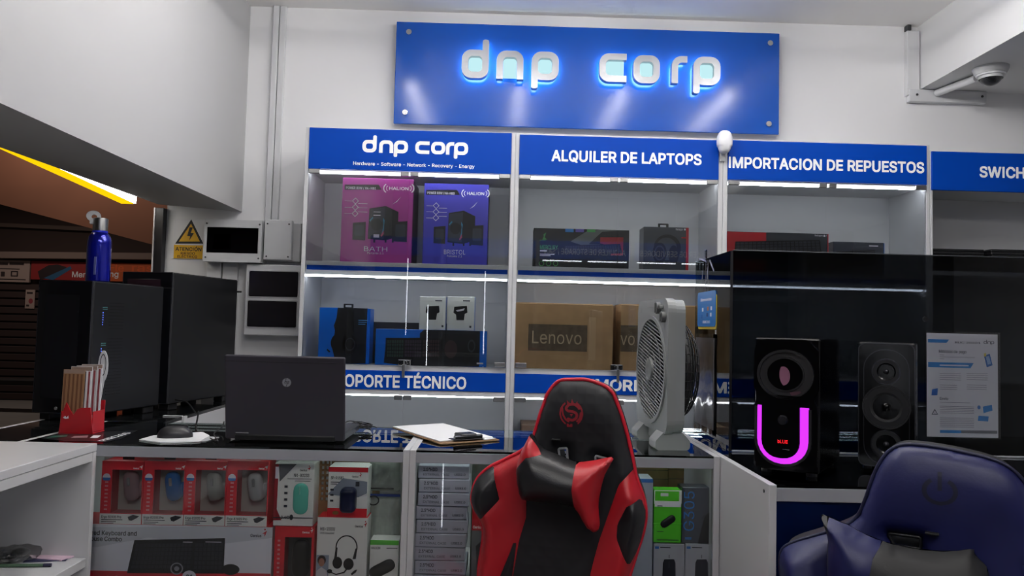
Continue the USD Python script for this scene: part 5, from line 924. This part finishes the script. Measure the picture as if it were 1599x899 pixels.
# ================================================================ GAMING CHAIRS
def cushion(poly, overall, height, ds=.009, seam=.005, flat_y=0., back=False):
    """upholstered panel over poly: a height field towards -Y that dips at the panel's own seams"""
    poly = poly.simplify(.0006); B = []
    for g in getattr(poly, 'geoms', [poly]):
        for ring_ in [g.exterior]+list(g.interiors):
            n = max(8, int(ring_.length/ds)); B += [ring_.interpolate(k/n, True).coords[0] for k in range(n)]
    x0, z0, x1, z1 = poly.bounds; X, Z = np.meshgrid(np.arange(x0, x1, ds), np.arange(z0, z1, ds*.87)); X = X+(np.arange(X.shape[0])[:, None] % 2)*ds/2
    G = np.c_[X.ravel(), Z.ravel()]; inn = shapely.contains(poly.buffer(-ds*.45), shapely.points(G)); P = np.r_[np.array(B), G[inn]]
    T = Delaunay(P).simplices; c = P[T].mean(1); T = T[shapely.contains(poly.buffer(.0002), shapely.points(c))]
    a = P[T]; ar = (a[:, 1, 0]-a[:, 0, 0])*(a[:, 2, 1]-a[:, 0, 1])-(a[:, 1, 1]-a[:, 0, 1])*(a[:, 2, 0]-a[:, 0, 0]); T = T[np.abs(ar) > 1e-9]; ar = ar[np.abs(ar) > 1e-9]; T[ar < 0] = T[ar < 0][:, ::-1]
    pts = shapely.points(P); d0 = shapely.distance(overall.boundary, pts); d1 = shapely.distance(poly.boundary, pts)
    H = height(P[:, 0], P[:, 1], d0)-seam*np.exp(-d1/.006)
    V = np.c_[P[:, 0], flat_y-H, P[:, 1]]
    return trimesh.Trimesh(V, T, process=False)
def frame_px(pts, Y, x0, rz, z0=0.):
    c = math.cos(math.radians(rz)); o = []
    for x, y in pts: p = at(x, y, Y); o.append(((p[0]-x0)/c, p[2]-z0))
    return o
def dome(d, R, T): u = np.clip(d/R, 0, 1); return T*np.sqrt(np.maximum(1-(1-u)**2, 0))
def chair(label, Y, xc, rz, outline, regions, pillow, pil_regions, mats, seatw, emblem, holes=(), lean=0.):
    cx = at(xc, 700, Y)[0]
    t = thing('gaming_chair', label, 'chair', (cx, Y, 0), rz); L = lambda pts: sg.Polygon(frame_px(pts, Y, cx, rz)).buffer(0)
    O = sg.Polygon(spline(frame_px(outline, Y, cx, rz), 5, True)).buffer(0); O = O if O.geom_type == 'Polygon' else max(O.geoms, key=lambda g: g.area)
    for h in holes: O = O.difference(L(h).buffer(-.003).buffer(.003))
    zx = [p[1] for p in O.exterior.coords]; zt, zb = max(zx), min(zx)
    def hgt(x, z, d):
        wing = np.clip((np.abs(x)-.09)/.13, 0, 1)**2*np.clip((zt-.17-z)/.12, 0, 1); return dome(d, .035, .030)+.045*wing*np.clip(d/.03, .3, 1)+.012*np.exp(-((z-zt+.08)/.06)**2)*np.clip(d/.05, 0, 1)
    rest = O
    shell = ext(O.buffer(-.002), .085, .085); obj('shell', shell, mats['back'], t, 40); obj('shell_back', cushion(O.buffer(-.004), O, lambda x, z, d: dome(d, .05, .03), .014, 0, .0), mats['back'], t, 60) if False else None
    bk = cushion(O.buffer(-.004), O, lambda x, z, d: dome(d, .05, .03), .014, 0); bk.vertices[:, 1] = .085-bk.vertices[:, 1]; bk.faces = bk.faces[:, ::-1]; obj('rear_cover', bk, mats['back'], t, True)
    for name, pts, m in regions:
        q = L(pts).buffer(-.004).buffer(.008).buffer(-.004).intersection(rest)
        if q.is_empty: continue
        rest = rest.difference(q.buffer(.0003)); obj(name, cushion(q, O, hgt), mats[m], t, 60)
    obj('main_pad', cushion(rest, O, hgt), mats['main'], t, 60)
    for ring_ in [O.exterior]: obj('piping', tube([(x, -.003, z) for x, z in [ring_.interpolate(k/260, True).coords[0] for k in range(260)]], mats.get('pipe_r', .0052), 8, True), mats['piping'], t, True)
    for h in O.interiors: obj('slot_rim', tube([(x, -.012, z) for x, z in [h.interpolate(k/40, True).coords[0] for k in range(40)]], .0035, 6, True), mats['slot'], t, True)
    # pillow
    Pq = sg.Polygon(spline(frame_px(pillow, Y-.06, cx, rz), 5, True)).buffer(0); Pq = max(getattr(Pq, 'geoms', [Pq]), key=lambda g: g.area); ph = lambda x, z, d: dome(d, .07, .075); pr = Pq; base_y = -.078
    body = None
    for name, pts, m in pil_regions:
        q = L(pts).intersection(pr); pr = pr.difference(q)
        if not q.is_empty: g = obj(name, cushion(q, Pq, ph, seam=.004, flat_y=base_y), mats[m], t if body is None else t, 60)
    obj('pillow_body', cushion(pr, Pq, ph, seam=.004, flat_y=base_y), mats['pillow'], t, 60)
    b2 = cushion(Pq, Pq, lambda x, z, d: dome(d, .06, .045), .012, 0); b2.vertices[:, 1] = base_y-b2.vertices[:, 1]+base_y-base_y; b2.vertices[:, 1] = base_y+(b2.vertices[:, 1]-base_y); b2.faces = b2.faces[:, ::-1]; obj('pillow_back', b2, mats['pillow'], t, True)
    obj('strap', cbox(-.012, .012, -.045, .12, Pq.bounds[3]-.02, Pq.bounds[3]-.016, .001), mats['back'], t)
    emblem(t, L, hgt, O, cx)
    # seat, arms, gas lift and star base below
    s = seatw/2; zs = .50
    obj('seat', rbox(-s, s, -.50, .06, zs-.10, zs, .04, 16), mats['main'], t, 50)
    for k in (-1, 1):
        obj('seat_bolster', rbox(k*s-.055, k*s+.055, -.50, .02, zs-.085, zs+.035, .045, 16), mats['side'], t, 50); obj('recliner_bracket', cbox(k*(s-.01)-.012, k*(s-.01)+.012, -.02, .10, zs-.06, zb+.10, .004), BLK, t)
    obj('gas_lift', cat_([cyl((0, -.22, .10), (0, -.22, .28), .03), cyl((0, -.22, .28), (0, -.22, zs-.12), .02), cbox(-.12, .12, -.36, -.08, zs-.125, zs-.101, .004)]), BLK, t, 40)
    for k in range(5):
        a = math.radians(72*k+90); d = np.array([math.cos(a), math.sin(a)]); e = np.array([0, -.22])+d*.31
        obj('base_leg', tube([(0+d[0]*.03, -.22+d[1]*.03, .105), (d[0]*.18, -.22+d[1]*.18, .098), (e[0], e[1], .075)], .022, 10), BLK, t, 60); obj('caster', cat_([cyl((e[0]-d[1]*.022-0, e[1]+d[0]*.022, .03), (e[0]-d[1]*.006, e[1]+d[0]*.006, .03), .03), cyl((e[0]+d[1]*.006, e[1]-d[0]*.006, .03), (e[0]+d[1]*.022, e[1]-d[0]*.022, .03), .03), cyl((e[0], e[1], .03), (e[0], e[1], .062), .008)]), BLK, t, 40)
    return t
def drape(poly, hgt, O, lift, m, name, t, ds=.004):
    q = cushion(poly, O, hgt, .0018, 0); q.vertices[:, 1] -= lift; obj(name, q, m, t, True)
c1 = lambda pts: [(720+x/2.819, 580+y/2.819) for x, y in pts]
OUT1 = c1([(430, 43), (385, 95), (365, 150), (350, 190), (325, 275), (300, 322), (262, 358), (190, 398), (120, 438), (70, 490), (48, 555), (52, 610), (90, 680), (98, 740), (90, 810), (78, 890), (80, 980), (110, 1100), (160, 1230), (330, 1260), (520, 1260), (640, 1200), (690, 1060), (722, 899), (752, 790), (785, 680), (796, 600), (785, 530), (757, 450), (740, 360), (712, 240), (680, 140), (645, 72), (560, 36), (490, 34)])
reg1 = [('side_insert', c1([(150, 425), (183, 565), (92, 665), (40, 620), (20, 540), (60, 460)]), 'dark'),
        ('side_insert', c1([(778, 528), (722, 560), (684, 640), (680, 700), (728, 822), (770, 740), (800, 600)]), 'dark'),
        ('wedge', c1([(259, 702), (225, 800), (184, 905), (150, 1020), (215, 1020), (236, 900), (250, 790)]), 'dark'),
        ('wing', c1([(272, 340), (280, 400), (298, 560), (296, 640), (266, 740), (238, 899), (220, 1060), (225, 1290), (0, 1290), (0, 300)]), 'side'),
        ('wing', c1([(745, 412), (690, 470), (650, 590), (606, 720), (585, 800), (562, 899), (545, 1060), (540, 1290), (860, 1290), (860, 380)]), 'side')]
PIL1 = c1([(342, 272), (364, 300), (392, 335), (450, 358), (530, 388), (600, 380), (686, 362), (678, 392), (650, 450), (628, 560), (632, 660), (612, 688), (570, 660), (530, 592), (470, 576), (380, 572), (310, 566), (286, 520), (276, 450), (288, 380), (318, 310)])
preg1 = [('pillow_end', c1([(320, 240), (388, 338), (330, 350), (292, 392), (270, 420), (250, 300)]), 'side'), ('pillow_end', c1([(530, 340), (520, 470), (526, 600), (540, 720), (720, 720), (720, 330)]), 'side')]
REDL = mat('leather_red', (176, 24, 36), .42, bump=(160, .12)); BLKL = mat('leather_black', (24, 25, 29), .42, bump=(160, .12)); BLKS = quilt('suede_black', (18, 19, 24), .7, 9.0); REDP = mat('piping_red', (196, 20, 44), .45); CARB = mat('carbon_black', (26, 26, 29), .35, bump=(300, .25)); BACKB = mat('chair_back_black', (16, 16, 19), .55)
def emb1(t, L, hgt, O, cx):
    m = mat('embroidery_red', (140, 20, 36), .6); C = lambda p: L(c1(p)); e = sg.Polygon([(0, 0)]) if False else None
    ringp = C([(494+50*math.cos(a), 175+56*math.sin(a)) for a in np.linspace(0, 2*math.pi, 40, endpoint=False)]); inner = C([(494+43*math.cos(a), 176+49*math.sin(a)) for a in np.linspace(0, 2*math.pi, 40, endpoint=False)])
    q = ringp.difference(inner).difference(C([(455, 105), (535, 105), (515, 140), (474, 140)])).difference(C([(470, 215), (520, 215), (520, 245), (470, 245)]))
    st = lambda pts, r: sg.LineString(spline([((p := L(c1([a, (a[0]+1, a[1]), (a[0], a[1]+1)])).centroid).x, p.y) for a in pts], 6)).buffer(r*.00062, quad_segs=4)
    head = st([(528, 152), (508, 136), (484, 138), (472, 152), (480, 164), (500, 166), (516, 176), (514, 194), (498, 204), (480, 198)], 5.5).union(C([(478, 140), (474, 118), (490, 132)])).union(C([(492, 134), (496, 112), (506, 134)])).union(C([(508, 138), (520, 120), (520, 144)])).union(C([(520, 148), (536, 150), (524, 160)]))
    mane = st([(456, 150), (458, 176), (468, 198), (482, 210)], 4); tail = st([(534, 172), (530, 194), (518, 208)], 4.5).union(C([(488, 178), (502, 176), (494, 190)]))
    for n_, g in (('emblem', q), ('emblem', head), ('emblem', mane.union(tail))): drape(g, hgt, O, .0012, m, n_, t)
    for g in getattr(C([(474, 220), (482, 220), (486, 228), (490, 220), (498, 220), (494, 236), (490, 230), (486, 236), (482, 230), (478, 236)]), 'geoms', [C([(474, 220), (482, 220), (486, 228), (490, 220), (498, 220), (498, 234), (474, 234)])]): drape(g, hgt, O, .0012, m, 'emblem', t)
chair('red and black gaming chair with a red dragon emblem and head pillow', 2.03, 872, -14, OUT1, reg1, PIL1, preg1,
      dict(main=BLKS, side=REDL, dark=BLKL, piping=REDP, back=BACKB, pillow=CARB, slot=mat('slot_trim', (150, 150, 154), .4)), .50, emb1,
      holes=[c1([(432, 336), (468, 332), (472, 400), (440, 400)]), c1([(588, 360), (640, 372), (640, 400), (590, 400)])])
c2_ = lambda pts: [(1240+x/3.76, 660+y/3.76) for x, y in pts]
OUT2 = c2_([(640, 158), (590, 220), (545, 330), (500, 500), (462, 600), (395, 668), (260, 745), (130, 818), (80, 890), (85, 1050), (130, 1200), (150, 1400), (180, 1650), (300, 1850), (700, 1900), (1100, 1880), (1330, 1700), (1420, 1400), (1450, 1150), (1440, 1000), (1385, 880), (1330, 760), (1300, 640), (1275, 540), (1235, 410), (1200, 310), (1150, 238), (1080, 192), (960, 160), (820, 138), (705, 134)])
reg2 = [('wing', c2_([(415, 640), (430, 740), (430, 900), (420, 1100), (400, 1300), (420, 1900), (0, 1950), (0, 600)]), 'side'), ('wing', c2_([(1180, 740), (1190, 900), (1150, 1100), (1110, 1300), (1100, 1950), (1600, 1950), (1600, 760), (1330, 720)]), 'side')]
PIL2 = c2_([(398, 610), (450, 622), (520, 650), (600, 692), (700, 728), (800, 744), (920, 746), (1020, 730), (1092, 706), (1100, 740), (1150, 800), (1165, 900), (1150, 1010), (1110, 1090), (900, 1100), (700, 1090), (560, 1080), (470, 1090), (430, 1000), (425, 860), (432, 760), (412, 680)])
preg2 = [('pillow_end', c2_([(350, 560), (610, 650), (562, 740), (545, 860), (550, 1150), (350, 1150)]), 'side'), ('pillow_end', c2_([(1060, 680), (1030, 790), (1110, 850), (1150, 1150), (1250, 1150), (1250, 680)]), 'pillow2')]
BLUL = mat('leather_blue', (15, 20, 74), .5, bump=(160, .12)); BLUD = mat('piping_navy', (14, 18, 52), .5)
def emb2(t, L, hgt, O, cx):
    m = mat('embroidery_navy', (10, 12, 40), .7); C = lambda p: L(c2_(p)); arc = lambda r1: [(843+r1*math.cos(a), 375+r1*1.04*math.sin(a)) for a in np.linspace(-1.0, math.pi+1.0, 36)]
    drape(C(arc(78)+arc(58)[::-1]), hgt, O, .0012, m, 'power_symbol', t); drape(C([(834, 268), (852, 268), (852, 372), (834, 372)]), hgt, O, .0012, m, 'power_symbol', t)
chair('dark blue gaming chair with an embroidered power symbol in the right foreground', 1.52, 1455, -30, OUT2, reg2, PIL2, preg2,
      dict(main=BLUL, side=BLUL, dark=BLKL, piping=BLUD, back=BACKB, pillow=mat('leather_charcoal', (20, 20, 22), .65, bump=(160, .12)), pillow2=BLKL, slot=BLK, pipe_r=.0038), .52, emb2,
      holes=[c2_([(610, 670), (760, 672), (760, 740), (640, 740)])])
# ================================================================ SHOWCASES BEHIND THE CAMERA, SEEN REFLECTED IN THE GLASS
OY = -.72
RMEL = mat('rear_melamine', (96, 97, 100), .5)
def rear_case(xc, label, head, tw, vert):
    t = thing('showcase', label, 'display cabinet', (xc, OY, 0), 180); w = .93/2; D = .34
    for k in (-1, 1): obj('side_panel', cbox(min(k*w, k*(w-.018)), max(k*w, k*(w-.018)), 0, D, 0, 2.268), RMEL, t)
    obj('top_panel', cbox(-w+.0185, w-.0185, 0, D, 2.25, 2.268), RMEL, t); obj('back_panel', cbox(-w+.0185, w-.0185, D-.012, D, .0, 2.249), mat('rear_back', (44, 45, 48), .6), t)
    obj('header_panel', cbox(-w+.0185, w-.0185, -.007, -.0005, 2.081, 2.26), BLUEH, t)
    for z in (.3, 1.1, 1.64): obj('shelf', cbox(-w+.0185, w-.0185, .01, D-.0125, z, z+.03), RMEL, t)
    for z in ((2.065,) if head else ()): obj('led_strip', cbox(-w+.05, -.03, .012, .022, z-.006, z+.006, .002), LED, t); obj('led_strip', cbox(.03, w-.05, .012, .022, z-.006, z+.006, .002), LED, t)
    if head: obj('lettering', heavy(head, .056, -tw/2, 2.128, tw, .001, .0006, -.0072), LTR, t)
    for x, z0, z1 in vert: obj('upright_light', cbox(xc-x-.0045, xc-x+.0045, -.03, -.012, z0, z1, .003), LED, t)
rear_case(.845, 'showcase behind the photographer headed ALQUILER DE STORAGE / SAN, seen reversed in the glass', 'ALQUILER DE STORAGE / SAN', .80, [])
rear_case(1.776, 'showcase behind the photographer headed ALQUILER DE SERVIDORES, seen reversed in the glass', 'ALQUILER DE SERVIDORES', .78, [])
rear_case(-.086, 'plain-headed showcase behind the photographer with one upright light', None, 0, [(-.13, 1.13, 1.94), (-.345, .03, .50)])
rear_case(-1.017, 'plain-headed showcase behind the photographer with two upright lights', None, 0, [(-.89, 1.3, 2.05), (-.68, .95, 1.60)])
